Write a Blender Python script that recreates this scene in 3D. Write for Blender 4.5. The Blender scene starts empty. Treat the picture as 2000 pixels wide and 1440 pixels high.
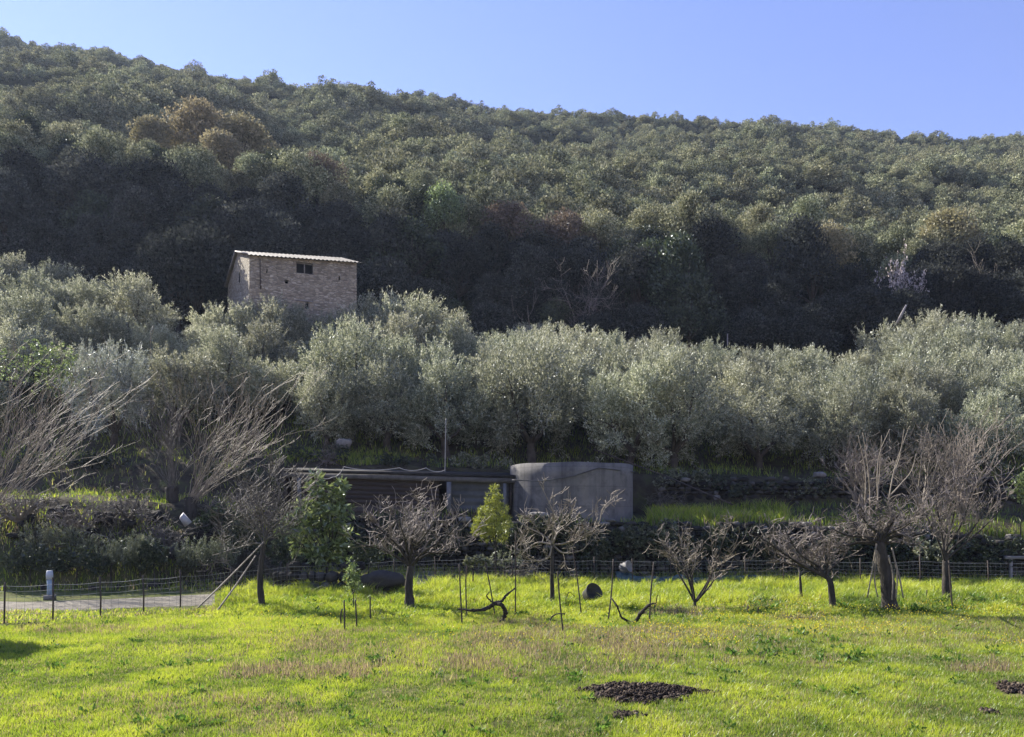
import bpy, math, random
import numpy as np
from mathutils import Vector

random.seed(11)
RG = np.random.default_rng(11)
SC = bpy.context.scene
COL = SC.collection

# ------------------------------------------------------------------ camera, sky, sun
F, HZ, CH = 1500.0, 1005.0, 2.6          # focal length and horizon of the photograph in its pixels, eye height in m
cam = bpy.data.objects.new('camera', bpy.data.cameras.new('camera'))
COL.objects.link(cam)
cam.location = (0, 0, CH)
cam.rotation_euler = (math.pi / 2, 0, 0)
cam.data.sensor_width = 36
cam.data.lens = 36 * F / 2000
cam.data.shift_y = (HZ - 720) / 2000
cam.data.clip_start = 0.2
cam.data.clip_end = 6000
SC.camera = cam

SUN_E, SUN_A = math.radians(36), math.radians(49)      # elevation, angle to the left of straight ahead
world = bpy.data.worlds.new('World')
SC.world = world
world.use_nodes = True
wn = world.node_tree
bg = wn.nodes['Background']
sky = wn.nodes.new('ShaderNodeTexSky')
sky.sky_type = 'NISHITA'
sky.sun_disc = False
sky.sun_elevation = SUN_E
sky.sun_rotation = -SUN_A
sky.altitude = 0
sky.air_density = 1.35
sky.dust_density = 0.03
sky.ozone_density = 5.0
wb = wn.nodes.new('ShaderNodeMix')           # the photograph's cool white balance
wb.data_type, wb.blend_type = 'RGBA', 'MULTIPLY'
wb.inputs[0].default_value = 1
wb.inputs[7].default_value = (1.1, .87, 1.1, 1)
wn.links.new(sky.outputs[0], wb.inputs[6])
wn.links.new(wb.outputs[2], bg.inputs[0])
bg.inputs[1].default_value = 0.08

sl = bpy.data.lights.new('sun', 'SUN')
sl.energy = 5.0
sl.angle = math.radians(0.5)
sl.color = (1.0, 0.93, 0.82)
so = bpy.data.objects.new('sun', sl)
COL.objects.link(so)
SV = Vector((-math.sin(SUN_A) * math.cos(SUN_E), math.cos(SUN_A) * math.cos(SUN_E), math.sin(SUN_E)))
so.rotation_euler = (-SV).to_track_quat('-Z', 'Y').to_euler()
so.location = SV * 60

SC.view_settings.view_transform = 'Standard'
SC.view_settings.look = 'None'
SC.view_settings.exposure = 1.36
SC.view_settings.gamma = 1
SC.cycles.max_bounces = 6
SC.cycles.diffuse_bounces = 3
SC.cycles.transmission_bounces = 4
SC.cycles.transparent_max_bounces = 4


# ------------------------------------------------------------------ helpers
def P(px, py, Y):
    return np.array([(px - 1000) / F * Y, Y, CH + (HZ - py) / F * Y])


def nz(a):
    return a / np.maximum(np.linalg.norm(a, axis=-1, keepdims=True), 1e-9)


def hash2(i, j, s):
    h = (i.astype(np.int64) * 374761393 + j.astype(np.int64) * 668265263 + int(s) * 974634777) & 0xFFFFFFFF
    h = ((h ^ (h >> 13)) * 1274126177) & 0xFFFFFFFF
    h = ((h ^ (h >> 16)) * 2246822519) & 0xFFFFFFFF
    return (h ^ (h >> 15)) / 4294967296.0


def vn(x, y, s=0):
    """value noise 0..1"""
    x, y = np.broadcast_arrays(np.asarray(x, float), np.asarray(y, float))
    i, j = np.floor(x), np.floor(y)
    u, v = x - i, y - j
    u, v = u * u * (3 - 2 * u), v * v * (3 - 2 * v)
    a, b = hash2(i, j, s), hash2(i + 1, j, s)
    c, d = hash2(i, j + 1, s), hash2(i + 1, j + 1, s)
    return (a * (1 - u) + b * u) * (1 - v) + (c * (1 - u) + d * u) * v


def fbm(x, y, s=0):
    return (vn(x, y, s) + .5 * vn(x * 2.1, y * 2.1, s + 1) + .25 * vn(x * 4.3, y * 4.3, s + 2)) / 1.75


class MB:
    def __init__(self):
        self.V, self.Q, self.T, self.qa, self.ta, self.n = [], [], [], [], [], 0

    def add(self, V, Q=None, T=None, a=0.5):
        V = np.asarray(V, float).reshape(-1, 3)
        self.V.append(V)
        for idx, dst, att, k in ((Q, self.Q, self.qa, 4), (T, self.T, self.ta, 3)):
            if idx is not None and len(idx):
                idx = np.asarray(idx, np.int64).reshape(-1, k)
                dst.append(idx + self.n)
                att.append(np.broadcast_to(np.asarray(a, float), (len(idx),)))
        self.n += len(V)

    def mesh(self, name, smooth=False):
        me = bpy.data.meshes.new(name)
        V = np.concatenate(self.V) if self.V else np.zeros((0, 3))
        Q = np.concatenate(self.Q) if self.Q else np.zeros((0, 4), np.int64)
        T = np.concatenate(self.T) if self.T else np.zeros((0, 3), np.int64)
        me.vertices.add(len(V))
        me.vertices.foreach_set('co', V.astype(np.float32).ravel())
        me.loops.add(Q.size + T.size)
        me.loops.foreach_set('vertex_index', np.concatenate([Q.ravel(), T.ravel()]).astype(np.int32))
        me.polygons.add(len(Q) + len(T))
        me.polygons.foreach_set('loop_start', np.concatenate([np.arange(len(Q)) * 4, Q.size + np.arange(len(T)) * 3]).astype(np.int32))
        at = me.attributes.new('v', 'FLOAT', 'FACE')
        at.data.foreach_set('value', np.concatenate([np.concatenate(self.qa) if self.qa else np.zeros(0), np.concatenate(self.ta) if self.ta else np.zeros(0)]).astype(np.float32))
        if smooth:
            me.polygons.foreach_set('use_smooth', np.ones(len(me.polygons), bool))
        me.update(calc_edges=True)
        return me

    # --- shapes
    def box(self, c, s, rz=0, a=0.5, jit=0):
        x, y, z = np.array(s) / 2
        v = np.array([[-x, -y, -z], [x, -y, -z], [x, y, -z], [-x, y, -z], [-x, -y, z], [x, -y, z], [x, y, z], [-x, y, z]])
        if jit:
            v = v + RG.uniform(-jit, jit, v.shape)
        co, si = math.cos(rz), math.sin(rz)
        v = np.stack([v[:, 0] * co - v[:, 1] * si, v[:, 0] * si + v[:, 1] * co, v[:, 2]], 1) + np.array(c)
        self.add(v, Q=[[0, 3, 2, 1], [4, 5, 6, 7], [0, 1, 5, 4], [1, 2, 6, 5], [2, 3, 7, 6], [3, 0, 4, 7]], a=a)

    def tube(self, pts, rad, k=6, a=0.5, cap=True):
        p = np.asarray(pts, float)
        n = len(p)
        r = np.asarray(rad, float)
        r = np.interp(np.linspace(0, 1, n), np.linspace(0, 1, r.size), r) if r.ndim else np.full(n, float(r))
        t = np.empty_like(p)
        t[1:-1] = p[2:] - p[:-2]
        t[0], t[-1] = p[1] - p[0], p[-1] - p[-2]
        t = nz(t)
        d = t.mean(0)
        ref = np.array([1., 0, 0]) if abs(d[0]) < .6 else (np.array([0, 1., 0]) if abs(d[1]) < .6 else np.array([0, 0, 1.]))
        u = nz(np.cross(t, ref))
        w = np.cross(t, u)
        an = np.arange(k) * 2 * math.pi / k
        V = p[:, None] + r[:, None, None] * (u[:, None] * np.cos(an)[None, :, None] + w[:, None] * np.sin(an)[None, :, None])
        i, j = np.meshgrid(np.arange(n - 1), np.arange(k), indexing='ij')
        j2 = (j + 1) % k
        Q = np.stack([i * k + j, i * k + j2, (i + 1) * k + j2, (i + 1) * k + j], -1).reshape(-1, 4)
        T = None
        V = V.reshape(-1, 3)
        if cap:
            V = np.concatenate([V, p[:1], p[-1:]])
            b, e, jj = n * k, n * k + 1, np.arange(k)
            T = np.concatenate([np.stack([np.full(k, b), (jj + 1) % k, jj], 1), np.stack([np.full(k, e), (n - 1) * k + jj, (n - 1) * k + (jj + 1) % k], 1)])
        self.add(V, Q, T, a)

    def leaves(self, pos, ax, L, W, a=None):
        n = len(pos)
        L = np.broadcast_to(L, (n,))[:, None]
        W = np.broadcast_to(W, (n,))[:, None]
        ax = nz(ax)
        side = nz(np.cross(ax, RG.normal(size=(n, 3))))
        nrm = np.cross(ax, side)
        m = pos + ax * L * .45
        V = np.stack([pos, m + side * W / 2 + nrm * W * .12, pos + ax * L, m - side * W / 2 + nrm * W * .12], 1)
        self.add(V, Q=np.arange(n * 4).reshape(-1, 4), a=RG.random(n) if a is None else a)

    def blades(self, pos, h, w, lean, a, two=False, ldir=None):
        n = len(pos)
        h = np.broadcast_to(h, (n,))[:, None]
        w = np.broadcast_to(w, (n,))[:, None]
        an = RG.uniform(0, 2 * math.pi, n)
        side = np.stack([np.cos(an), np.sin(an), 0 * an], 1)
        bn = RG.uniform(0, 2 * math.pi, n)
        ln = np.stack([np.cos(bn), np.sin(bn), 0 * bn], 1) * (RG.random(n) * lean)[:, None]
        if ldir is not None:
            ln = ln + np.asarray(ldir)
        up = np.array([0, 0, 1.])
        if not two:
            V = np.stack([pos - side * w / 2, pos + side * w / 2, pos + up * h + ln * h], 1)
            self.add(V, T=np.arange(n * 3).reshape(-1, 3), a=a)
        else:
            m = pos + up * h * .6 + ln * h * .35
            tip = pos + up * h * .95 + ln * h * 1.15
            V = np.stack([pos - side * w / 2, pos + side * w / 2, m + side * w * .4, m - side * w * .4, tip], 1)
            b = np.arange(n)[:, None] * 5
            self.V.append(V.reshape(-1, 3))
            aa = np.broadcast_to(np.asarray(a, float), (n,))
            self.Q.append(b + np.array([[0, 1, 2, 3]]) + self.n)
            self.qa.append(aa)
            self.T.append(b + np.array([[3, 2, 4]]) + self.n)
            self.ta.append(aa)
            self.n += n * 5


def obj(name, mb, mat, parent=None, smooth=False, loc=(0, 0, 0)):
    me = mb.mesh(name, smooth) if isinstance(mb, MB) else mb
    if mat is not None and not me.materials:
        me.materials.append(mat)
    o = bpy.data.objects.new(name, me)
    COL.objects.link(o)
    o.location = loc
    if parent is not None:
        o.parent = parent
    return o


def tag(o, label, cat, group=None):
    o['label'], o['category'] = label, cat
    if group:
        o['group'] = group
    return o


def thing(name, label, cat, loc, group=None, rz=0, sc=1):
    o = bpy.data.objects.new(name, None)
    COL.objects.link(o)
    o.location = loc
    o.rotation_euler = (0, 0, rz)
    o.scale = (sc, sc, sc) if np.isscalar(sc) else sc
    o.empty_display_size = .2
    return tag(o, label, cat, group)


def kind(o, k):
    o['kind'] = k
    return o


# ------------------------------------------------------------------ materials
def new_mat(name):
    m = bpy.data.materials.new(name)
    m.use_nodes = True
    nt = m.node_tree
    for n in list(nt.nodes):
        nt.nodes.remove(n)
    out = nt.nodes.new('ShaderNodeOutputMaterial')
    return m, nt, out


def N(nt, t, **kw):
    n = nt.nodes.new(t)
    for k, v in kw.items():
        setattr(n, k, v)
    return n


def mixc(nt, fac, a, b, mode='MIX'):
    n = N(nt, 'ShaderNodeMix', data_type='RGBA', blend_type=mode)
    for s, v in ((n.inputs[0], fac), (n.inputs[6], a), (n.inputs[7], b)):
        if isinstance(v, (int, float)):
            s.default_value = v
        elif isinstance(v, tuple):
            s.default_value = (*v, 1)
        else:
            nt.links.new(v, s)
    return n.outputs[2]


def ramp(nt, fac, stops):
    n = N(nt, 'ShaderNodeValToRGB')
    e = n.color_ramp.elements
    while len(e) < len(stops):
        e.new(0.5)
    for el, (p, c) in zip(e, stops):
        el.position = p
        el.color = (*c, 1) if isinstance(c, tuple) else (c, c, c, 1)
    nt.links.new(fac, n.inputs[0])
    return n.outputs[0]


def noise_tex(nt, scale, detail=5, rough=.6, coord='Object', vec=None):
    n = N(nt, 'ShaderNodeTexNoise')
    n.inputs['Scale'].default_value = scale
    n.inputs['Detail'].default_value = detail
    n.inputs['Roughness'].default_value = rough
    if vec is None:
        vec = N(nt, 'ShaderNodeTexCoord').outputs[coord]
    nt.links.new(vec, n.inputs['Vector'])
    return n.outputs['Fac']


def leaf_mat(name, stops, trans=.4, gloss=.06, rough=.45, objvar=.25, tcol=None):
    m, nt, out = new_mat(name)
    at = N(nt, 'ShaderNodeAttribute', attribute_name='v')
    c = ramp(nt, at.outputs['Fac'], stops)
    oi = N(nt, 'ShaderNodeObjectInfo')
    hs = N(nt, 'ShaderNodeHueSaturation')
    mr = N(nt, 'ShaderNodeMapRange')
    mr.inputs[3].default_value, mr.inputs[4].default_value = 1 - objvar, 1 + objvar
    nt.links.new(oi.outputs['Random'], mr.inputs[0])
    nt.links.new(mr.outputs[0], hs.inputs['Value'])
    m2 = N(nt, 'ShaderNodeMath', operation='MULTIPLY_ADD')
    nt.links.new(oi.outputs['Random'], m2.inputs[0])
    m2.inputs[1].default_value, m2.inputs[2].default_value = 7.31, 0
    fr = N(nt, 'ShaderNodeMath', operation='FRACT')
    nt.links.new(m2.outputs[0], fr.inputs[0])
    mh = N(nt, 'ShaderNodeMapRange')
    mh.inputs[3].default_value, mh.inputs[4].default_value = .5 - objvar * .06, .5 + objvar * .06
    nt.links.new(fr.outputs[0], mh.inputs[0])
    nt.links.new(mh.outputs[0], hs.inputs['Hue'])
    nt.links.new(c, hs.inputs['Color'])
    c = hs.outputs[0]
    d = N(nt, 'ShaderNodeBsdfDiffuse')
    t = N(nt, 'ShaderNodeBsdfTranslucent')
    nt.links.new(c, d.inputs[0])
    nt.links.new(mixc(nt, 1.0, c, tcol, 'MULTIPLY') if tcol else c, t.inputs[0])
    s = N(nt, 'ShaderNodeMixShader')
    s.inputs[0].default_value = trans
    nt.links.new(d.outputs[0], s.inputs[1])
    nt.links.new(t.outputs[0], s.inputs[2])
    g = N(nt, 'ShaderNodeBsdfGlossy')
    g.inputs['Roughness'].default_value = rough
    g.inputs['Color'].default_value = (.9, .95, 1, 1)
    s2 = N(nt, 'ShaderNodeMixShader')
    s2.inputs[0].default_value = gloss
    nt.links.new(s.outputs[0], s2.inputs[1])
    nt.links.new(g.outputs[0], s2.inputs[2])
    nt.links.new(s2.outputs[0], out.inputs[0])
    return m


def rough_mat(name, stops, scale=4, rough=.85, bump=.3, bscale=None, detail=6, spec=.3, coord='Object', stretch=None):
    m, nt, out = new_mat(name)
    vec = N(nt, 'ShaderNodeTexCoord').outputs[coord]
    if stretch:
        mp = N(nt, 'ShaderNodeMapping')
        mp.inputs['Scale'].default_value = stretch
        nt.links.new(vec, mp.inputs[0])
        vec = mp.outputs[0]
    f = noise_tex(nt, scale, detail, .65, vec=vec)
    c = ramp(nt, f, stops)
    b = N(nt, 'ShaderNodeBsdfPrincipled')
    b.inputs['Roughness'].default_value = rough
    b.inputs['Specular IOR Level'].default_value = spec
    nt.links.new(c, b.inputs['Base Color'])
    if bump:
        bp = N(nt, 'ShaderNodeBump')
        bp.inputs['Strength'].default_value = bump
        bp.inputs['Distance'].default_value = .05
        nt.links.new(noise_tex(nt, bscale or scale * 4, 4, vec=vec), bp.inputs['Height'])
        nt.links.new(bp.outputs[0], b.inputs['Normal'])
    nt.links.new(b.outputs[0], out.inputs[0])
    return m


def face_mat(name, stops, nscale=6, namt=.5, rough=.9, bump=.4, spec=.2):
    """colour from the per-face value, broken up by noise: stones, clods"""
    m, nt, out = new_mat(name)
    at = N(nt, 'ShaderNodeAttribute', attribute_name='v')
    c = ramp(nt, at.outputs['Fac'], stops)
    f = noise_tex(nt, nscale, 6)
    c = mixc(nt, namt, c, ramp(nt, f, [(.3, .25), (.7, 1.0)]), 'MULTIPLY')
    b = N(nt, 'ShaderNodeBsdfPrincipled')
    b.inputs['Roughness'].default_value = rough
    b.inputs['Specular IOR Level'].default_value = spec
    nt.links.new(c, b.inputs['Base Color'])
    bp = N(nt, 'ShaderNodeBump')
    bp.inputs['Strength'].default_value = bump
    bp.inputs['Distance'].default_value = .04
    nt.links.new(noise_tex(nt, nscale * 4, 5), bp.inputs['Height'])
    nt.links.new(bp.outputs[0], b.inputs['Normal'])
    nt.links.new(b.outputs[0], out.inputs[0])
    return m


M = {}
M['olive'] = leaf_mat('olive_leaf', [(0, (.105, .125, .065)), (.5, (.30, .31, .185)), (1, (.60, .60, .45))], .42, .06, .45, .24)
M['olive_white'] = leaf_mat('pale_olive_leaf', [(0, (.14, .16, .10)), (.5, (.33, .35, .25)), (1, (.58, .59, .48))], .3, .12, .4, .1)
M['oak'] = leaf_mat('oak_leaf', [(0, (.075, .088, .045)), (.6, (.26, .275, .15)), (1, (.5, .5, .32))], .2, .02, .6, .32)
M['shade_oak'] = leaf_mat('shaded_oak_leaf', [(0, (.025, .028, .023)), (.6, (.058, .064, .054)), (1, (.12, .125, .105))], .25, .008, .6, .35)  # darker copy of the oak leaf, the slope's shade painted into its colour
M['yellow'] = leaf_mat('yellowing_leaf', [(0, (.14, .13, .065)), (.5, (.28, .25, .13)), (1, (.42, .37, .21))], .35, .04, .5, .2)
M['russet'] = leaf_mat('russet_leaf', [(0, (.07, .05, .03)), (.5, (.15, .11, .075)), (1, (.22, .17, .12))], .3, .04, .5, .2)
M['green'] = leaf_mat('bright_leaf', [(0, (.06, .085, .022)), (.5, (.16, .22, .06)), (1, (.36, .43, .17))], .45, .07, .35, .1)
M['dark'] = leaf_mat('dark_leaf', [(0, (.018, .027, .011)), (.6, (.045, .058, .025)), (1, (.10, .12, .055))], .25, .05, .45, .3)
M['lime'] = leaf_mat('lime_leaf', [(0, (.13, .16, .02)), (.5, (.26, .30, .035)), (1, (.4, .42, .08))], .45, .05, .4, .1)
M['ivy_pale'] = leaf_mat('pale_ivy_leaf', [(0, (.04, .05, .025)), (.6, (.10, .115, .06)), (1, (.2, .21, .13))], .25, .04, .5, .3)
M['rosemary'] = leaf_mat('rosemary_leaf', [(0, (.05, .058, .028)), (.6, (.15, .16, .085)), (1, (.32, .33, .2))], .25, .06, .45, .2)
M['blossom'] = leaf_mat('blossom', [(0, (.5, .43, .4)), (1, (.75, .67, .62))], .4, .03, .5, .05)
M['grass'] = leaf_mat('grass_blade', [(0, (.095, .15, .02)), (.35, (.255, .345, .03)), (.62, (.45, .51, .046)), (.7, (.46, .43, .14)), (.78, (.34, .27, .15)), (.9, (.22, .155, .105)), (1, (.13, .095, .07))], .55, .035, .45, 0)
M['weed'] = leaf_mat('weed_leaf', [(0, (.04, .08, .013)), (.6, (.085, .17, .022)), (1, (.16, .28, .04))], .45, .015, .5, .1)
M['twig'] = rough_mat('bare_twig', [(.3, (.08, .07, .058)), (.7, (.29, .255, .21))], 5, .7, .2)
M['twig_dark'] = rough_mat('dark_twig', [(.3, (.045, .04, .034)), (.7, (.19, .17, .145))], 5, .7, .2)
M['twig_pink'] = rough_mat('pinkish_twig', [(.3, (.09, .077, .065)), (.7, (.31, .265, .225))], 5, .7, .2)
M['twig_pale'] = rough_mat('pale_twig', [(.3, (.13, .108, .08)), (.7, (.33, .285, .22))], 4, .65, .2)
M['bark'] = rough_mat('dark_bark', [(.3, (.02, .018, .015)), (.7, (.075, .065, .056))], 6, .95, .8, 18, stretch=(1, 1, .3))
M['bark_olive'] = rough_mat('olive_bark', [(.3, (.035, .03, .024)), (.7, (.10, .085, .068))], 4, .95, .7, 14)
M['vine'] = rough_mat('vine_bark', [(.3, (.018, .015, .013)), (.7, (.06, .05, .042))], 12, .95, .6)
M['stake'] = rough_mat('rusty_stake', [(.3, (.035, .028, .024)), (.7, (.09, .07, .058))], 9, .8, .2)
M['wire'] = rough_mat('galvanised_wire', [(.3, (.10, .105, .11)), (.7, (.24, .25, .25))], 3, .5, 0)
M['stone'] = face_mat('wall_stone', [(0, (.022, .02, .017)), (.55, (.055, .05, .043)), (.85, (.10, .094, .083)), (1, (.26, .245, .22))], 5, .6)
M['soil'] = face_mat('dark_clods', [(0, (.03, .021, .015)), (.6, (.085, .062, .046)), (.9, (.16, .125, .092)), (1, (.26, .21, .14))], 14, .6)
M['plank'] = rough_mat('grey_timber', [(.3, (.16, .15, .14)), (.7, (.33, .31, .29))], 3, .8, .2, stretch=(.3, 4, 4))
M['cable'] = rough_mat('black_cable', [(.3, (.03, .03, .03)), (.7, (.09, .09, .09))], 4, .5, 0)
M['cable_grey'] = rough_mat('grey_cable', [(.3, (.2, .2, .2)), (.7, (.34, .33, .32))], 4, .5, 0)
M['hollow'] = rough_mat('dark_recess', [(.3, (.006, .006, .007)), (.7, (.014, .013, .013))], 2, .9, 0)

# ------------------------------------------------------------------ the ground
COLS = [-500, 0, 300, 470, 600, 985, 1010, 1260, 1500, 1750, 2000, 2600]
# per column (Y, z): foot of bank, top of bank or wall, back of terrace, top of the second step, front, middle, back of the grove, crest of the steep wood, skyline
T1 = [(25.2, .1), (25.4, .1), (26, .1), (28.6, .1), (31.6, .25), (31.6, .25), (30.0, .1), (29.9, .1), (29.8, .1), (29.8, .1), (29.4, .1), (29, .1)]
T1b = [(26.6, 1.4), (26.8, 1.5), (27.2, 1.4), (29.5, 1.3), (31.9, 1.5), (31.9, 1.5), (30.2, 1.2), (30.1, 1.2), (30, 1.2), (30, 1.1), (29.6, .9), (29.2, .8)]
T2 = [(28.6, 3.0), (28.9, 3.2), (29.3, 3.1), (30.8, 2.7), (32.2, 2.6), (32.2, 2.6), (30.4, 2.25), (30.3, 2.2), (30.2, 2.1), (30.2, 1.9), (29.9, 1.6), (29.5, 1.5)]
T3 = [(33, 3.6), (33, 3.6), (33, 3.5), (34, 3.1), (35.6, 2.8), (35.6, 2.8), (35.9, 2.55), (35.8, 2.6), (34.6, 2.95), (34.4, 2.9), (34.2, 2.8), (34, 2.8)]
T4 = [(34.6, 4.9), (34.6, 4.9), (34.6, 4.8), (35.5, 4.7), (36.2, 4.9), (36.2, 4.75), (36.5, 4.5), (36.3, 4.4), (35.4, 4.05), (35.4, 4.0), (35.4, 3.9), (35.4, 3.9)]
T5 = [(38, 6.3), (38, 6.3), (38, 6.2), (38, 5.9), (38, 5.6), (39, 5.4), (39.5, 5.2), (39.5, 5.2), (39.5, 5.0), (39.5, 5.0), (39.5, 5.1), (39.5, 5.2)]
T6 = [(49, 12.8), (49, 12.6), (49, 11.6), (49, 10.8), (49, 10.4), (49, 9.6), (49, 9.5), (49, 8.9), (49, 8.7), (49, 8.9), (49, 9.6), (49, 10)]
T7 = [(59, 18.0), (59, 17.6), (59, 15.8), (59, 14.6), (59, 13.9), (59, 12.7), (59, 12.6), (59, 12.1), (59, 11.7), (59, 12.7), (59, 14.6), (59, 15.5)]
CR_PX = [-500, 0, 250, 450, 620, 730, 820, 950, 1100, 1220, 1320, 1450, 1600, 1750, 1860, 2000, 2600]
CR_PY = [255, 268, 312, 340, 350, 385, 350, 410, 430, 440, 420, 440, 455, 500, 475, 470, 460]
CR_Y = [76, 76, 75.5, 75, 74.5, 73, 73.5, 72, 71.5, 71, 71, 71, 70.5, 69.5, 70, 70.5, 71]
SK_PX = [-900, -500, -200, 0, 130, 250, 400, 560, 700, 850, 1000, 1250, 1500, 1750, 2000, 2400, 3000]
SK_PY = [-160, -60, 22, 70, 96, 110, 133, 155, 170, 200, 208, 219, 231, 246, 262, 300, 350]


def H(x, y):
    x, y = np.asarray(x, float), np.asarray(y, float)
    yy = np.maximum(y, 12.0)
    px = np.clip(x / yy * F + 1000, -2500, 4500)
    ctl = [(np.full_like(px, -400.), np.zeros_like(px)), (np.full_like(px, 24.6), np.zeros_like(px) + .04)]
    for t in (T1, T1b, T2, T3, T4, T5, T6, T7):
        ctl.append((np.interp(px, COLS, [a for a, b in t]), np.interp(px, COLS, [b for a, b in t])))
    yc, pc = np.interp(px, CR_PX, CR_Y), np.interp(px, CR_PX, CR_PY)
    ctl.append((yc, CH + (HZ - pc) / F * yc - 4.4))
    ps = np.interp(px, SK_PX, SK_PY)
    zs = CH + (HZ - ps) / F * 230 - 2.2
    e1 = (HZ - pc) / F
    e2 = (HZ - ps) / F
    for q, yq in ((.45, 115.), (.78, 170.)):
        ctl.append((np.full_like(px, yq), CH + (e1 + (e2 - e1) * q) * yq - 3.6))
    ctl += [(np.full_like(px, 230.), zs), (np.full_like(px, 262.), zs + 3), (np.full_like(px, 340.), zs - 20), (np.full_like(px, 700.), zs * .3), (np.full_like(px, 1400.), zs * 0), (np.full_like(px, 9000.), zs * 0)]
    z = np.zeros_like(px)
    for (ya, za), (yb, zb) in zip(ctl[:-1], ctl[1:]):
        t = np.clip((y - ya) / (yb - ya), 0, 1)
        z = np.where(y >= ya, za + (zb - za) * t, z)
    far = np.clip((y - 60) / 60, 0, 1)
    mid = np.clip((y - 26) / 4, 0, 1)
    z = z + (fbm(x * .3, y * .3, 3) - .5) * (.10 + .35 * mid) + ((fbm(x * .03, y * .03, 5) - .5) * 11 + (fbm(x * .085, y * .085, 6) - .5) * 5) * far * np.clip((900 - y) / 600, 0, 1)
    return z


def Hs(x, y):
    return float(H(np.array([x]), np.array([y]))[0])


yg = np.concatenate([np.linspace(-120, -20, 6), np.linspace(-10, 8, 10), np.arange(8.4, 26, .4), np.arange(26, 40, .2), np.arange(40, 62, .5), np.arange(62, 110, 1.0), np.arange(110, 270, 3.0), np.linspace(280, 700, 12)])
ug = np.concatenate([[-2.2, -1.5], np.linspace(-1.15, 1.15, 300), [1.5, 2.2]])
yy, uu = np.meshgrid(yg, ug, indexing='ij')
xx = uu * (np.maximum(yy, 8) + 8) * .78
zz = H(xx, yy)
nr, nc = yy.shape
gi, gj = np.meshgrid(np.arange(nr - 1), np.arange(nc - 1), indexing='ij')
q = gi * nc + gj
gb = MB()
gb.add(np.stack([xx, yy, zz], -1), Q=np.stack([q, q + 1, q + nc + 1, q + nc], -1).reshape(-1, 4))
m, nt, out = new_mat('earth')
geo = N(nt, 'ShaderNodeNewGeometry')
sep = N(nt, 'ShaderNodeSeparateXYZ')
nt.links.new(geo.outputs['Position'], sep.inputs[0])
fieldc = ramp(nt, noise_tex(nt, .9, 8), [(.32, (.06, .06, .025)), (.5, (.10, .12, .03)), (.68, (.17, .145, .07))])
bankc = ramp(nt, noise_tex(nt, 1.7, 8), [(.3, (.028, .024, .017)), (.5, (.06, .052, .036)), (.7, (.075, .085, .03))])
hillc = ramp(nt, noise_tex(nt, .35, 8), [(.3, (.022, .024, .012)), (.7, (.055, .058, .028))])
mr = N(nt, 'ShaderNodeMapRange')
mr.inputs[1].default_value, mr.inputs[2].default_value = 25.2, 27.5
nt.links.new(sep.outputs['Y'], mr.inputs[0])
mr2 = N(nt, 'ShaderNodeMapRange')
mr2.inputs[1].default_value, mr2.inputs[2].default_value = 54, 62
nt.links.new(sep.outputs['Y'], mr2.inputs[0])
c = mixc(nt, mr2.outputs[0], mixc(nt, mr.outputs[0], fieldc, bankc), hillc)
b = N(nt, 'ShaderNodeBsdfPrincipled')
b.inputs['Roughness'].default_value = 1
b.inputs['Specular IOR Level'].default_value = .1
nt.links.new(c, b.inputs['Base Color'])
bp = N(nt, 'ShaderNodeBump')
bp.inputs['Distance'].default_value = .12
bp.inputs['Strength'].default_value = .7
nt.links.new(noise_tex(nt, 6, 8), bp.inputs['Height'])
nt.links.new(bp.outputs[0], b.inputs['Normal'])
nt.links.new(b.outputs[0], out.inputs[0])
kind(obj('ground', gb, m, smooth=True), 'structure')

# the gravel path between fence and bank
pc = np.array([[-46, 22.2, 2.2], [-30, 21.9, 2.2], [-20, 21.4, 2.0], [-14, 21.3, 1.4], [-10, 22.6, 1.9], [-7, 24.3, 1.6], [-5, 26.4, 1.5], [-3.6, 28.4, 1.5], [-2.7, 30.9, 1.3]])
ts = np.linspace(0, len(pc) - 1, 120)
cl = np.stack([np.interp(ts, np.arange(len(pc)), pc[:, k]) for k in range(3)], 1)
tg = nz(np.gradient(cl[:, :2], axis=0))
sd = np.stack([-tg[:, 1], tg[:, 0]], 1)
ws = np.linspace(-1, 1, 14)
edge = 1 + .22 * (fbm(ts * 2, ts * 0, 9) - .5)
px2 = cl[:, None, :2] + sd[:, None] * (ws[None, :] * (cl[:, 2] * edge)[:, None])[..., None]
pz = H(px2[..., 0], px2[..., 1]) + .012 - .03 * np.abs(ws[None]) ** 6
gi, gj = np.meshgrid(np.arange(119), np.arange(13), indexing='ij')
q = gi * 14 + gj
pb = MB()
pb.add(np.concatenate([px2, pz[..., None]], -1), Q=np.stack([q, q + 1, q + 15, q + 14], -1).reshape(-1, 4))
M['gravel'] = rough_mat('gravel', [(.3, (.10, .088, .066)), (.6, (.21, .19, .15)), (.75, (.29, .265, .22))], 3.5, .95, .6, 40, 10)
kind(obj('gravel_path', pb, M['gravel'], smooth=True), 'structure')

# ------------------------------------------------------------------ stones
def ico(sub):
    import bmesh
    bm = bmesh.new()
    bmesh.ops.create_icosphere(bm, subdivisions=sub, radius=1)
    v = np.array([x.co[:] for x in bm.verts])
    f = np.array([[w.index for w in x.verts] for x in bm.faces])
    bm.free()
    return v, f


ICO1, ICO2, ICO3 = ico(1), ico(2), ico(3)


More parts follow.
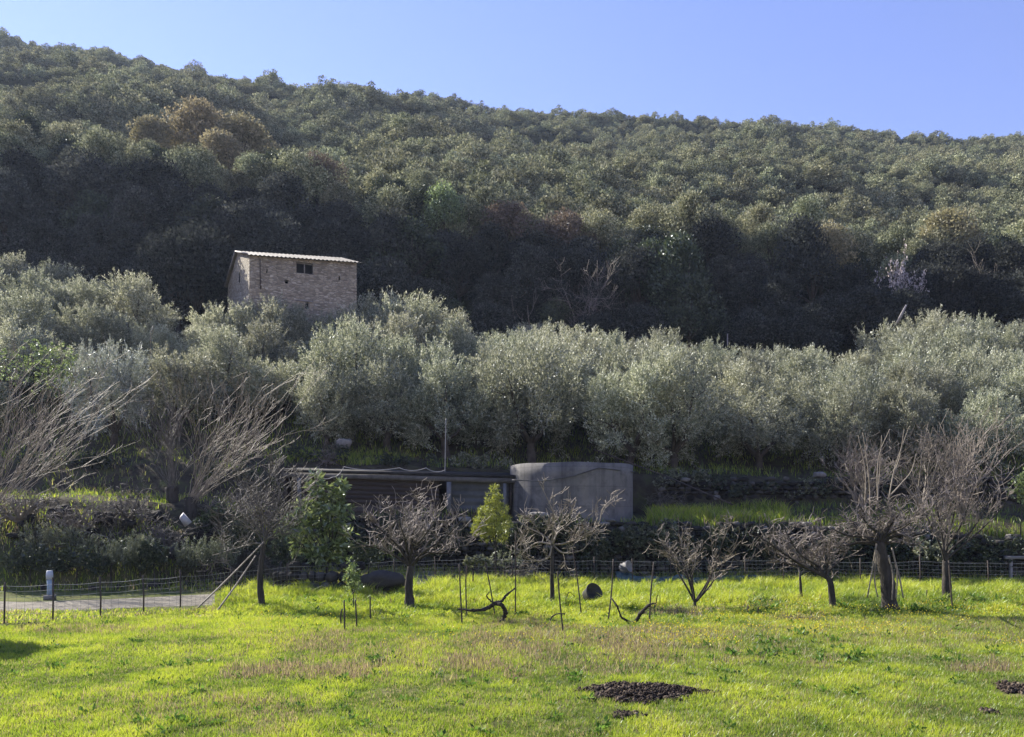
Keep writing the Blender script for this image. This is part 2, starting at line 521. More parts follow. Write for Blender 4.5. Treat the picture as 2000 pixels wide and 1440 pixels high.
def rock(mb, c, s, a=None, k=ICO2, box=.55, rough=.12):
    v, f = k
    d = v / np.max(np.abs(v), axis=1, keepdims=True)
    p = v * (1 - box) + d * box * .85
    o = RG.random(3) * 50
    nn = fbm(p[:, 0] * 1.6 + o[0] + p[:, 2], p[:, 1] * 1.6 + o[1] - p[:, 2] * .7, 2)
    n2 = vn(p[:, 0] * 6 + o[2] + p[:, 2] * 2, p[:, 1] * 6 + p[:, 2] * 5, 4)
    p = p * (1 + (nn[:, None] - .5) * 4 * rough + (n2[:, None] - .5) * 1.2 * rough)
    an = RG.uniform(-.35, .35, 3)
    for ax_, t in zip(((0, 1), (1, 2), (0, 2)), an):
        i, j = ax_
        pi, pj = p[:, i].copy(), p[:, j].copy()
        p[:, i], p[:, j] = pi * math.cos(t) - pj * math.sin(t), pi * math.sin(t) + pj * math.cos(t)
    p = p * np.asarray(s) / 2 + np.asarray(c)
    mb.add(p, T=f, a=RG.random() if a is None else a)


def stone_wall(name, label, path, zb, zt, hst=.2):
    """dry-stone courses along a path of (x, y); zb/zt are functions of t"""
    path = np.array(path)
    seg = np.r_[0, np.cumsum(np.linalg.norm(np.diff(path, axis=0), axis=1))]
    L = seg[-1]
    mb = MB()
    z0 = min(zb(0), zb(1))
    while z0 < max(zt(0), zt(1)):
        hh = hst * random.uniform(.75, 1.3)
        s = -random.random() * .3
        while s < L:
            w = random.uniform(.22, .55)
            t = min(max((s + w / 2) / L, 0), 1)
            if zb(t) - .1 <= z0 <= zt(t) + random.uniform(-.22, .06):
                x = np.interp(s + w / 2, seg, path[:, 0])
                y = np.interp(s + w / 2, seg, path[:, 1])
                lean = (z0 - zb(t)) * .06
                rock(mb, (x, y + lean + random.uniform(-.06, .06), z0 + hh / 2), (w * 1.06, .5, hh * 1.08))
            s += w
        z0 += hh * .94
    return tag(obj(name, mb, M['stone']), label, 'stone wall')


def xat(px, Y):
    return (px - 1000) / F * Y


stone_wall('stone_wall', 'dark dry stone retaining wall under the round concrete tank', [(xat(1000, 29.9), 29.85), (xat(1260, 29.8), 29.75), (xat(1500, 29.7), 29.65), (xat(1780, 29.6), 29.6)], lambda t: 0., lambda t: 2.3 - .45 * max(0, t - .5))
stone_wall('stone_wall', 'low dark retaining wall behind the fruit trees at right edge', [(xat(1780, 29.6), 29.6), (xat(2000, 29.3), 29.2), (xat(2300, 29.2), 29)], lambda t: 0., lambda t: 1.8 - .3 * t)
stone_wall('stone_wall', 'rough stone wall above the grass strip right of the tank', [(xat(1290, 36), 36.0), (xat(1500, 35.1), 35.0), (xat(1750, 35), 34.9), (xat(2050, 35), 34.8)], lambda t: 2.7, lambda t: 4.2, .24)
stone_wall('stone_wall', 'stone wall holding up the low shed behind bare fruit tree', [(xat(560, 31), 31.4), (xat(700, 31.7), 31.5), (xat(985, 31.7), 31.5)], lambda t: .1, lambda t: 2.5)
stone_wall('stone_wall', 'low wall of big rough stones left of the dark boulder', [(xat(540, 25.6), 25.6), (xat(600, 25.4), 25.4), (xat(700, 25.4), 25.4)], lambda t: 0., lambda t: .75, .3)

# ------------------------------------------------------------------ the round tank
tx, ty, tr, tz0, tz1 = xat(1115.5, 33.4), 33.4, 2.66, 2.2, 4.7
t = thing('water_tank', 'round grey concrete water tank with stained curved wall', 'water tank', (tx, ty, tz0))
k = 96
an = np.arange(k) * 2 * math.pi / k
rings = [(tr, 0), (tr, .5), (tr, 1.2), (tr, 2.0), (tr, tz1 - tz0), (tr - .16, tz1 - tz0), (tr - .16, 1.6)]
V = np.concatenate([np.stack([np.cos(an) * r * (1 + .002 * np.sin(an * 9)), np.sin(an) * r, np.full(k, z) + (.012 * np.sin(an * 7) if z > 2.1 else 0)], 1) for r, z in rings])
Q = np.concatenate([np.stack([i * k + np.arange(k), i * k + (np.arange(k) + 1) % k, (i + 1) * k + (np.arange(k) + 1) % k, (i + 1) * k + np.arange(k)], 1) for i in range(len(rings) - 1)])
mb = MB()
mb.add(V, Q)
m, nt, out = new_mat('stained_concrete')
tc = N(nt, 'ShaderNodeTexCoord').outputs['Object']
mp = N(nt, 'ShaderNodeMapping')
mp.inputs['Scale'].default_value = (2.2, 2.2, .12)
nt.links.new(tc, mp.inputs[0])
streak = noise_tex(nt, 1.3, 6, vec=mp.outputs[0])
base = ramp(nt, noise_tex(nt, 1.1, 8), [(.3, (.115, .112, .105)), (.7, (.205, .198, .186))])
c = mixc(nt, 1., base, ramp(nt, streak, [(.32, (.48, .48, .5)), (.47, (.85, .85, .86)), (.7, (1., .97, .92))]), 'MULTIPLY')
sz_ = N(nt, 'ShaderNodeSeparateXYZ')
nt.links.new(tc, sz_.inputs[0])
jt = N(nt, 'ShaderNodeMath', operation='MULTIPLY_ADD')          # pour joints
nt.links.new(sz_.outputs['Z'], jt.inputs[0])
jt.inputs[1].default_value, jt.inputs[2].default_value = 1.25, .1
jf = N(nt, 'ShaderNodeMath', operation='FRACT')
nt.links.new(jt.outputs[0], jf.inputs[0])
c = mixc(nt, .8, c, ramp(nt, jf.outputs[0], [(0, .7), (.035, .78), (.05, 1.), (1, 1.)]), 'MULTIPLY')
c = mixc(nt, .7, c, ramp(nt, noise_tex(nt, 2.6, 9, .7), [(.36, .55), (.5, 1.)]), 'MULTIPLY')
b = N(nt, 'ShaderNodeBsdfPrincipled')
b.inputs['Roughness'].default_value = .9
nt.links.new(c, b.inputs['Base Color'])
bp = N(nt, 'ShaderNodeBump')
bp.inputs['Strength'].default_value = .25
bp.inputs['Distance'].default_value = .03
nt.links.new(noise_tex(nt, 14, 6), bp.inputs['Height'])
nt.links.new(bp.outputs[0], b.inputs['Normal'])
nt.links.new(b.outputs[0], out.inputs[0])
M['concrete'] = m
obj('tank_wall', mb, m, t, smooth=False)
mb = MB()
mb.add(np.concatenate([np.stack([np.cos(an) * (tr - .16), np.sin(an) * (tr - .16), np.full(k, 1.9)], 1), [[0, 0, 1.9]]]), T=np.stack([np.arange(k), (np.arange(k) + 1) % k, np.full(k, k)], 1))
obj('water', mb, rough_mat('dark_water', [(.3, (.02, .03, .025)), (.7, (.03, .04, .03))], 1, .08, 0), t)

# hose over the tank and pole lying from the olives down to the terrace
def wire(name, label, cat, pts, r, mat, k=6, sag=0, n=14):
    pts = np.array(pts, float)
    out_ = []
    for a_, b_ in zip(pts[:-1], pts[1:]):
        s = np.linspace(0, 1, n)
        p = a_ + (b_ - a_) * s[:, None]
        p[:, 2] -= sag * 4 * s * (1 - s)
        out_.append(p if not out_ else p[1:])
    mb = MB()
    mb.tube(np.concatenate(out_), r, k)
    return tag(obj(name, mb, M[mat], smooth=True), label, cat)


wire('hose', 'black hose sagging across the front of round tank', 'hose', [P(1000, 938, 30.7), P(1060, 940, 30.68), P(1120, 930, 30.66), P(1170, 914, 30.85), P(1205, 918, 31.3), P(1240, 922, 32.6)], .022, 'cable', n=5)
wire('pole', 'long thin pole slanting down from the olives past the tank', 'pole', [P(1160, 878, 37.2), P(1300, 930, 34.2), P(1432, 986, 31.6)], .03, 'stake')
wire('cable', 'pale cable looping along the roof edge of the low shed', 'cable', [P(622, 928, 31.9), P(650, 932, 31.9), P(672, 912, 31.95), P(780, 914, 31.95), P(832, 914, 31.95), P(870, 918, 31.95)], .016, 'cable_grey', sag=.12)
wire('mast', 'thin upright mast rising from the shed roof in front of the olives', 'mast', [P(869, 922, 32.2), P(870, 868, 32.2), P(871, 818, 32.2)], .019, 'cable_grey')
wire('slim_post', 'slim pale post standing in the shade above the olive tops', 'post', [P(1421, 676, 57.), P(1421, 652, 57.)], .045, 'plank')

# ------------------------------------------------------------------ the low shed
sx0, sx1, sy0 = xat(552, 32.4), xat(1000, 32.4), 32.45
s = thing('tin_shed', 'low shed with corrugated dark sheets and pale roof beam beside the tank', 'shed', ((sx0 + sx1) / 2, 33.8, 2.55))
W = sx1 - sx0


def corr(mb, w, h, amp, pitch, horiz, org, tilt=0.0):
    """corrugated sheet in the x-z plane"""
    n = int((h if horiz else w) / pitch * 8)
    s_ = np.linspace(0, 1, n)
    d = amp * np.sin(s_ * (h if horiz else w) / pitch * 2 * math.pi)
    ends = (0, 1)
    V = []
    for e in ends:
        if horiz:
            V.append(np.stack([np.full(n, (e - .5) * w), d, s_ * h + tilt * (e - .5) * w], 1))
        else:
            V.append(np.stack([(s_ - .5) * w, d, np.full(n, e * h) + tilt * (s_ - .5) * w], 1))
    V = np.concatenate(V) + np.array(org)
    i = np.arange(n - 1)
    mb.add(V, Q=np.stack([i, i + 1, n + i + 1, n + i], 1))


tl = -.028
mb = MB()
corr(mb, W * .64, 1.15, .03, .19, True, (-W * .14, -1.28, .42), tl)
M['sheet'] = rough_mat('rusty_sheet', [(.3, (.02, .016, .013)), (.6, (.05, .037, .03)), (.75, (.085, .065, .05))], 2, .6, .1, stretch=(.4, 1, 3))
obj('wall_sheet', mb, M['sheet'], s, smooth=True)
mb = MB()
corr(mb, W * .25, 1.5, .02, .3, True, (W * .36, -1.2, .05), tl)
obj('wall_sheet', mb, rough_mat('grey_sheet', [(.3, (.04, .045, .05)), (.7, (.085, .09, .09))], 2, .6, .1), s, smooth=True)
mb = MB()
mb.box((-W * .14, -1.24, .2), (W * .64, .06, .42))
obj('base_board', mb, M['stake'], s)
mb = MB()
v = np.array([[-W / 2 - .1, -1.5, 1.72 - tl * W / 2 * -1 * -1], [W / 2 + .25, -1.5, 1.72 + tl * W / 2], [W / 2 + .25, 1.9, 2.0 + tl * W / 2], [-W / 2 - .1, 1.9, 2.0 - tl * W / 2]])
v[0, 2] = 1.72 - tl * W / 2
mb.add(np.concatenate([v, v + [0, 0, .11]]), Q=[[0, 3, 2, 1], [4, 5, 6, 7], [0, 1, 5, 4], [1, 2, 6, 5], [2, 3, 7, 6], [3, 0, 4, 7]])
M['roofing'] = rough_mat('dark_roofing', [(.3, (.014, .014, .014)), (.7, (.04, .038, .036))], 2, .85, .4)
obj('roof', mb, M['roofing'], s)
mb = MB()
p0, p1 = np.array([-W / 2, -1.42, 1.6 - tl * W / 2]), np.array([W / 2 + 1.0, -1.42, 1.6 + tl * W / 2 - .02])
mb.tube([p0, p1], .001)
mb = MB()
v = np.array([p0 + [0, -.05, -.1], p1 + [0, -.05, -.1], p1 + [0, .05, -.1], p0 + [0, .05, -.1]])
mb.add(np.concatenate([v, v + [0, 0, .2]]), Q=[[0, 3, 2, 1], [4, 5, 6, 7], [0, 1, 5, 4], [1, 2, 6, 5], [2, 3, 7, 6], [3, 0, 4, 7]])
obj('roof_beam', mb, rough_mat('weathered_beam', [(.3, (.07, .067, .063)), (.7, (.145, .138, .13))], 3, .8, .2), s)
M['postmat'] = rough_mat('painted_post', [(.3, (.10, .105, .11)), (.7, (.18, .185, .19))], 3, .7, .1)
for pxx, wd in ((877, .19), (986, .14), (585, .14)):
    mb = MB()
    xl = xat(pxx, 32.4) - (sx0 + sx1) / 2
    hh = 1.48 + tl * xl
    mb.box((xl, -1.42, hh / 2), (wd, .14, hh))
    obj('post', mb, M['postmat'], s)
mb = MB()
mb.box((0, 1.75, .95), (W - .1, .1, 1.9))
mb.box((-W / 2 + .06, .2, .95), (.1, 3.0, 1.7))
mb.box((W / 2 - .06, .2, .8), (.1, 3.0, 1.5))
obj('back_wall', mb, M['sheet'], s)

# ------------------------------------------------------------------ the stone barn
def house():
    FL, FR = P(487, 501, 50.5), P(696.5, 515.5, 53.2)
    BL = P(445, 520, 57.2)
    BR = FR + (BL - FL) * .96
    zb = 9.6
    base = np.array([FL[0], FL[1], zb])
    h = thing('stone_barn', 'tall rubble stone barn with white corrugated roof above the olives', 'barn', base)
    ef, er = FL[2] - zb + .06, FR[2] - zb + .06
    fl, fr, bl, br = [np.array([q[0] - base[0], q[1] - base[1], 0]) for q in (FL, FR, BL, BR)]
    pk = 1.36
    ml, mrr = (fl + bl) / 2, (fr + br) / 2
    m, nt, out = new_mat('rubble_masonry')
    tc = N(nt, 'ShaderNodeTexCoord').outputs['Object']
    mp = N(nt, 'ShaderNodeMapping')
    mp.inputs['Scale'].default_value = (3.6, 3.6, 9.5)
    nt.links.new(tc, mp.inputs[0])
    nn = N(nt, 'ShaderNodeTexNoise')
    nn.inputs['Scale'].default_value = 1.2
    nt.links.new(mp.outputs[0], nn.inputs['Vector'])
    vv = N(nt, 'ShaderNodeVectorMath', operation='MULTIPLY_ADD')
    nt.links.new(nn.outputs['Color'], vv.inputs[0])
    vv.inputs[1].default_value = (.5, .5, .5)
    nt.links.new(mp.outputs[0], vv.inputs[2])
    vo = N(nt, 'ShaderNodeTexVoronoi')
    vo.inputs['Scale'].default_value = 1
    nt.links.new(vv.outputs[0], vo.inputs['Vector'])
    ve = N(nt, 'ShaderNodeTexVoronoi', feature='DISTANCE_TO_EDGE')
    ve.inputs['Scale'].default_value = 1
    nt.links.new(vv.outputs[0], ve.inputs['Vector'])
    sp = N(nt, 'ShaderNodeSeparateColor')
    nt.links.new(vo.outputs['Color'], sp.inputs[0])
    st = ramp(nt, sp.outputs[0], [(0, (.24, .21, .155)), (.4, (.40, .355, .265)), (.75, (.48, .43, .33)), (1, (.58, .53, .43))])
    st = mixc(nt, .55, st, ramp(nt, noise_tex(nt, .45, 6), [(.35, (.62, .60, .58)), (.65, (1.05, 1.0, .92))]), 'MULTIPLY')
    c = mixc(nt, ramp(nt, ve.outputs['Distance'], [(.02, 0.), (.09, 1.)]), (.24, .22, .18), st)
    b = N(nt, 'ShaderNodeBsdfPrincipled')
    b.inputs['Roughness'].default_value = .95
    nt.links.new(c, b.inputs['Base Color'])
    bp = N(nt, 'ShaderNodeBump')
    bp.inputs['Strength'].default_value = .8
    bp.inputs['Distance'].default_value = .08
    nt.links.new(ramp(nt, ve.outputs['Distance'], [(0, 0.), (.16, 1.)]), bp.inputs['Height'])
    nt.links.new(bp.outputs[0], b.inputs['Normal'])
    nt.links.new(b.outputs[0], out.inputs[0])
    # walls with real openings in the front: grid of cells
    ux = nz(fr - fl)
    Lf = np.linalg.norm(fr - fl)
    nin = np.array([-ux[1], ux[0], 0])

    def front_uv(px, py):
        # pixel on the facade -> (u along, z)
        dx = (px - 1000) / F
        # base + fl + ux*u : x = dx*y
        ox, oy = base[0], base[1]
        u = (dx * oy - ox) / (ux[0] - dx * ux[1])
        Yy = oy + ux[1] * u
        return u, CH + (HZ - py) / F * Yy - zb
    ops = {}
    for nm, (a1, b1, a2, b2) in {'win': (579, 512, 611.5, 533), 'low': (596.5, 591, 602.5, 603), 'hole': (556.5, 547.5, 563, 553.5), 'slit1': (520, 526, 522.8, 533), 'slit2': (661.5, 540, 664, 548), 'low2': (657, 608.5, 660.5, 614), 'put': (509.3, 560, 511.2, 564)}.items():
        u1, z1 = front_uv(a1, b2)
        u2, z2 = front_uv(a2, b1)
        ops[nm] = (u1, z1, u2, z2)
    us = sorted(set([0, Lf] + [v for o in ops.values() for v in (o[0], o[2])]))
    top = min(ef, er) - .02
    zs = sorted(set([0, top] + [min(v, top - .01) for o in ops.values() for v in (o[1], o[3])]))
    mb = MB()
    for ua, ub in zip(us[:-1], us[1:]):
        for za, zb_ in zip(zs[:-1], zs[1:]):
            uc, zc = (ua + ub) / 2, (za + zb_) / 2
            if any(o[0] < uc < o[2] and o[1] < zc < o[3] for o in ops.values()):
                continue
            mb.add([fl + ux * ua + [0, 0, za], fl + ux * ub + [0, 0, za], fl + ux * ub + [0, 0, zb_], fl + ux * ua + [0, 0, zb_]], Q=[[0, 1, 2, 3]])
    up = np.array([0, 0, 1.])
    mb.add([fl + up * top, fr + up * top, fr + up * er, fl + up * ef], Q=[[0, 1, 2, 3]])
    for o in ops.values():      # reveals
        a_, b_ = fl + ux * o[0], fl + ux * o[2]
        d = nin * .4
        z1, z2 = o[1], min(o[3], top - .01)
        for q4 in ([a_ + up * z1, a_ + up * z2, a_ + d + up * z2, a_ + d + up * z1], [b_ + up * z2, b_ + up * z1, b_ + d + up * z1, b_ + d + up * z2], [a_ + up * z2, b_ + up * z2, b_ + d + up * z2, a_ + d + up * z2], [b_ + up * z1, a_ + up * z1, a_ + d + up * z1, b_ + d + up * z1]):
            mb.add(q4, Q=[[0, 1, 2, 3]])
    # gables and back
    mb.add([bl, fl, fl + up * ef, ml + up * (ef + pk), bl + up * ef], Q=[[0, 1, 2, 4]], T=[[4, 2, 3]])
    mb.add([fr, br, br + up * er, mrr + up * (er + pk), fr + up * er], Q=[[0, 1, 2, 4]], T=[[4, 2, 3]])
    mb.add([br, bl, bl + up * ef, br + up * er], Q=[[0, 1, 2, 3]])
    obj('wall', mb, m, h)
    # corrugated roof
    def roof_side(e0, e1, r0, r1, name):
        nx, ny = 240, 6
        mb = MB()
        s_ = np.linspace(-.02, 1.035, nx)
        w_ = np.linspace(-.08, 1.0, ny)
        ea = e0 + (e1 - e0) * s_[:, None]
        ra = r0 + (r1 - r0) * s_[:, None]
        g = ea[:, None] + (ra - ea)[:, None] * w_[None, :, None]
        g[:, :, 2] += (.032 * np.sin(s_ * 26 * 2 * math.pi))[:, None] + .06
        i, j = np.meshgrid(np.arange(nx - 1), np.arange(ny - 1), indexing='ij')
        q = i * ny + j
        mb.add(g, Q=np.stack([q, q + ny, q + ny + 1, q + 1], -1).reshape(-1, 4))
        return mb
    up_e0, up_e1 = fl + up * (ef + .02), fr + up * (er + .02)
    rr0, rr1 = ml + up * (ef + pk + .02), mrr + up * (er + pk + .02)
    M['roof'] = rough_mat('white_corrugated', [(.3, (.12, .11, .09)), (.5, (.22, .205, .175)), (.65, (.31, .29, .25))], 1.1, .75, .05, spec=.1)
    mb = roof_side(up_e0, up_e1, rr0, rr1, 'a')
    obj('roof', mb, M['roof'], h, smooth=True)
    mb = roof_side(bl + up * ef, br + up * er, rr0, rr1, 'b')
    obj('roof', mb, M['roof'], h, smooth=True)
    mb = MB()
    for e_, k_ in ((fl, 1), (bl, 1)):
        a_ = e_ + up * (ef + .0) - ux * .18 + (e_ - ml) * .08
        b_ = ml + up * (ef + pk + .04) - ux * .18
        mb.tube([a_, b_], .06, 4)
    obj('barge_board', mb, M['plank'], h)
    # window leaves deep in the big opening
    o = ops['win']
    z2 = min(o[3], top - .01)
    w = bpy.data.objects.new('window', None)
    mb = MB()
    a_, b_ = fl + ux * o[0] + nin * .18, fl + ux * o[2] + nin * .18
    mid = (a_ + b_) / 2
    ang = math.atan2(ux[1], ux[0])
    hh = z2 - o[1]
    mb.box(mid + up * (o[1] + hh / 2), (.07, .08, hh), ang)
    mb.box(mid + up * (z2 - .03), (o[2] - o[0], .08, .06), ang)
    mb.box(mid + up * (o[1] + .03), (o[2] - o[0], .08, .06), ang)
    bpy.data.objects.remove(w)
    fo = obj('window_frame', mb, M['plank'], h)
    mb = MB()
    mb.add([a_ + nin * .12 + up * o[1], b_ + nin * .12 + up * o[1], b_ + nin * .12 + up * z2, a_ + nin * .12 + up * z2], Q=[[0, 1, 2, 3]])
    m, nt, out = new_mat('dark_window_glass')
    b = N(nt, 'ShaderNodeBsdfPrincipled')
    b.inputs['Base Color'].default_value = (.005, .005, .006, 1)
    b.inputs['Roughness'].default_value = .6
    b.inputs['Specular IOR Level'].default_value = .05
    nt.links.new(b.outputs[0], out.inputs[0])
    obj('pane', mb, m, fo)
    mb = MB()
    for nm in ops:
        if nm != 'win':
            o = ops[nm]
            a_, b_ = fl + ux * (o[0] - .02) + nin * .38, fl + ux * (o[2] + .02) + nin * .38
            mb.add([a_ + up * (o[1] - .02), b_ + up * (o[1] - .02), b_ + up * (o[3] + .02), a_ + up * (o[3] + .02)], Q=[[0, 1, 2, 3]])
    # one dark room behind the openings
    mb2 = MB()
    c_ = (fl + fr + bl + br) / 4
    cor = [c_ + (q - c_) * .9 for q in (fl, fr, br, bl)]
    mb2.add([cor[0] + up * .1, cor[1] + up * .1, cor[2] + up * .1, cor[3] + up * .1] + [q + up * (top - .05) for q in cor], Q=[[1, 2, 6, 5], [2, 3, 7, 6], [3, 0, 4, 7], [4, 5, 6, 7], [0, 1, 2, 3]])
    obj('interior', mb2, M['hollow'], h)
    # slit in the gable, near-black box just proud of the wall: its shade painted
    g0 = fl + (bl - fl) * .42
    gd = nz(bl - fl)
    gn = np.array([-gd[1], gd[0], 0]) * 1.0
    mb = MB()
    mb.box(g0 + up * (ef - .55) + gn * .0, (.26, .06, .75), math.atan2(gd[1], gd[0]))
    obj('slit_window', mb, M['hollow'], h)
    # thin dark tube added for the seam crack down the facade
    u1, z1 = front_uv(508, 507)
    u2, z2 = front_uv(508.5, 566)
    mb = MB()
    mb.tube([fl + ux * u1 - nin * .05 + up * z1, fl + ux * u2 - nin * .05 + up * z2], .035, 5)
    obj('seam_crack', mb, M['stake'], h)
    # stone lintel
    u1, z1 = front_uv(577, 586.5)
    u2, z2 = front_uv(611, 589)
    mb = MB()
    mb.box(fl + ux * (u1 + u2) / 2 + up * z1 - nin * .015, (u2 - u1, .1, .08), ang)
    obj('lintel', mb, M['plank'], h)


house()

# ------------------------------------------------------------------ plants
def grow(out_, p, d, L, r, lv, cfg):
    n = max(3, int(cfg['seg'] * (1 if lv < 2 else .6)))
    st = L / n
    pts = [p.copy()]
    rad = [r]
    d = d.normalized()
    for i in range(n):
        w = cfg['wander']
        d = (d + Vector((random.gauss(0, w), random.gauss(0, w), random.gauss(0, w))) + Vector((0, 0, cfg['up'] * (1 if lv else .4)))).normalized()
        p = p + d * st
        pts.append(p.copy())
        rad.append(max(r * (1 - (i + 1) / n * cfg['taper']), cfg['rmin']))
        if lv < cfg['levels'] and i >= n * cfg['first'] - 1:
            for _ in range(cfg['kids'][lv]):
                if random.random() < cfg['prob']:
                    ax = Vector((random.gauss(0, 1), random.gauss(0, 1), random.gauss(0, .6))).normalized()
                    nd = (d * (1 - cfg['spread']) + ax * cfg['spread']).normalized()
                    grow(out_, p.copy(), nd, L * cfg['lr'] * random.uniform(.6, 1.25), max(rad[-1] * cfg['rr'], cfg['rmin']), lv + 1, cfg)
    out_.append((pts, rad, lv))


def tubes(lst, kmain=7):
    mb = MB()
    for pts, rad, lv in lst:
        mb.tube([tuple(q) for q in pts], rad, kmain if lv == 0 else (5 if max(rad) > .02 else 3), a=random.random(), cap=lv == 0)
    return mb


CFG = dict(seg=6, wander=.16, up=.10, taper=.75, rmin=.0085, levels=2, first=.3, kids=(2, 2, 1), prob=.7, spread=.62, lr=.5, rr=.6)


def spline(pts, n=8):
    """smooth curve through the points"""
    p = np.array(pts, float)
    if len(p) < 3:
        s = np.linspace(0, 1, n)[:, None]
        return p[0] + (p[-1] - p[0]) * s
    ext = np.vstack([2 * p[0] - p[1], p, 2 * p[-1] - p[-2]])
    out_ = []
    for i in range(1, len(ext) - 2):
        t_ = np.linspace(0, 1, n, endpoint=(i == len(ext) - 3))[:, None]
        a_, b_, c_, d_ = ext[i - 1], ext[i], ext[i + 1], ext[i + 2]
        out_.append(.5 * (2 * b_ + (c_ - a_) * t_ + (2 * a_ - 5 * b_ + 4 * c_ - d_) * t_ ** 2 + (3 * b_ - a_ - 3 * c_ + d_) * t_ ** 3))
    return np.concatenate(out_)


def bare_tree(name, label, cat, base, Y, trunk, limbs, cfg, twig_mat='twig', bark='bark', rt=.1, rl=.04, ntw=7, tl=.9, group=None, dz=True, t0=.25, upb=.5):
    """a leafless tree: trunk and limbs follow the photograph's outline (pixels at depth Y, limbs spread in depth), twigs grown on them"""
    b = P(base[0], base[1], Y)
    b[2] = Hs(b[0], b[1]) - .03
    t = thing(name, label, cat, b, group)
    cfg = dict(CFG, **cfg)
    off = lambda q, dy: P(q[0], q[1], Y + dy) - b
    tr = [np.zeros(3)] + [off(q, q[2] if len(q) > 2 else 0) for q in trunk]
    tr = spline(tr, 6)
    mb = MB()
    rr = np.linspace(rt * 1.25, rt * .72, len(tr))
    rr[0] *= 1.25
    mb.tube(tr + RG.normal(0, rt * .06, tr.shape), rr * (1 + RG.normal(0, .05, len(tr))), 10)
    obj('trunk', mb, M[bark], t, smooth=True)
    top = tr[-1]
    lst, lim = [], MB()
    for lb in limbs:
        dy = random.uniform(-1, 1) * cfg.get('depth', .9)
        pts = [top * .97 if len(lb[0]) < 4 else off(lb[0], 0)]
        nl = len(lb)
        for i, q in enumerate(lb):
            if len(q) >= 4:
                continue
            pts.append(off(q, (q[2] if len(q) > 2 else dy * (i + 1) / nl)))
        sp = spline(pts, 7)
        r = np.linspace(rl, rl * .3, len(sp))
        lim.tube(sp, r, 6)
        for _ in range(ntw):
            f = t0 + (1 - t0) * random.random() ** .8
            i = int(f * (len(sp) - 2))
            d = nz(sp[i + 1] - sp[i])
            o = RG.normal(size=3)
            dd = Vector(d * .55 + nz(o) * .75 + np.array([0, 0, upb]))
            grow(lst, Vector(sp[i]), dd, tl * random.uniform(.5, 1.2), max(r[i] * .55, .012), 1, cfg)
    obj('limbs', lim, M[bark] if rl > .03 else M[twig_mat], t, smooth=True)
    obj('twigs', tubes(lst), M[twig_mat], t, smooth=True)
    return t


# olive trees -------------------------------------------------------
def olive_meshes(seed, n=20000, H_=4.6, R_=2.05, L=(.11, .2)):
    global RG
    RG = np.random.default_rng(seed)
    random.seed(seed)
    tk = MB()
    blobs = []
    zf = random.uniform(.7, 1.1)
    lean = np.array([random.uniform(-.25, .25), random.uniform(-.25, .25), zf])
    tr = spline([(0, 0, -.25), lean * .5 + RG.normal(0, .06, 3), lean], 6)
    tk.tube(tr, np.linspace(.27, .19, len(tr)) * (1 + RG.normal(0, .08, len(tr))), 9)
    nl = random.randint(4, 6)
    a0 = random.random() * 6.28
    for i in range(nl):
        a = a0 + i * 6.28 / nl + random.uniform(-.4, .4)
        rad = R_ * random.uniform(.45, .8)
        e = np.array([math.cos(a) * rad, math.sin(a) * rad, H_ * random.uniform(.55, .85)])
        mdl = lean + (e - lean) * .5 + np.array([math.cos(a) * .3, math.sin(a) * .3, -.15])
        sp = spline([lean * .95, mdl + RG.normal(0, .15, 3), e], 7)
        tk.tube(sp, np.linspace(.13, .035, len(sp)), 6)
        for j in range(3):
            q0 = sp[random.randint(5, len(sp) - 3)]
            e2 = q0 + nz(RG.normal(size=3) + np.array([math.cos(a), math.sin(a), .3])) * random.uniform(.6, 1.1)
            tk.tube(spline([q0, (q0 + e2) / 2 + RG.normal(0, .08, 3), e2], 4), np.linspace(.045, .015, 8), 5)
            blobs.append((e2, random.uniform(.5, .8)))
        blobs.append((e, random.uniform(.65, .95)))
    for i in range(16):      # fill the dome unevenly
        a, u = random.random() * 6.28, random.random()
        ph = random.uniform(-.1, 1.45)
        rr = R_ * random.uniform(.6, .95)
        blobs.append((np.array([math.cos(a) * math.cos(ph) * rr, math.sin(a) * math.cos(ph) * rr, H_ * .5 + math.sin(ph) * H_ * .42]), random.uniform(.45, .85)))
    for i in range(5):       # low skirts
        a = random.random() * 6.28
        blobs.append((np.array([math.cos(a) * R_ * .8, math.sin(a) * R_ * .8, random.uniform(.9, 2.0)]), random.uniform(.35, .6)))
    cr = MB()
    wts = np.array([b_[1] ** 2 for b_ in blobs])
    cnt = (n * .66 * wts / wts.sum()).astype(int)
    for (c_, r_), k_ in zip(blobs, cnt):
        d = nz(RG.normal(size=(k_, 3)))
        s_ = RG.random(k_) ** .55
        pos = c_ + d * (r_ * (.25 + .8 * s_))[:, None] * np.array([1, 1, .9])
        ax = d * .7 + np.array([0, 0, .55]) + RG.normal(0, .55, (k_, 3))
        cr.leaves(pos, ax, RG.uniform(*L, k_), RG.uniform(.035, .06, k_))
        for _ in range(9):    # shoots
            d1 = nz(RG.normal(size=3) * .8 + nz(c_ - np.array([0, 0, H_ * .45])) + np.array([0, 0, .8]))
            ln = random.uniform(.35, 1.0)
            k2 = 44
            u_ = RG.random(k2)
            pos = c_ + d1 * r_ * .7 + d1 * (u_ * ln)[:, None] + RG.normal(0, .035 + .03 * (1 - u_)[:, None], (k2, 3))
            cr.leaves(pos, d1 + RG.normal(0, .55, (k2, 3)), RG.uniform(*L, k2) * .9, RG.uniform(.03, .05, k2))
    return tk.mesh('trunk', True), cr.mesh('crown')


OLV = [olive_meshes(100 + i) for i in range(7)]
RG = np.random.default_rng(5)
random.seed(5)
for a_, b_ in OLV:
    a_.materials.append(M['bark_olive'])
    b_.materials.append(M['olive'])
OL_G = 'olive trees on the terraced slope'


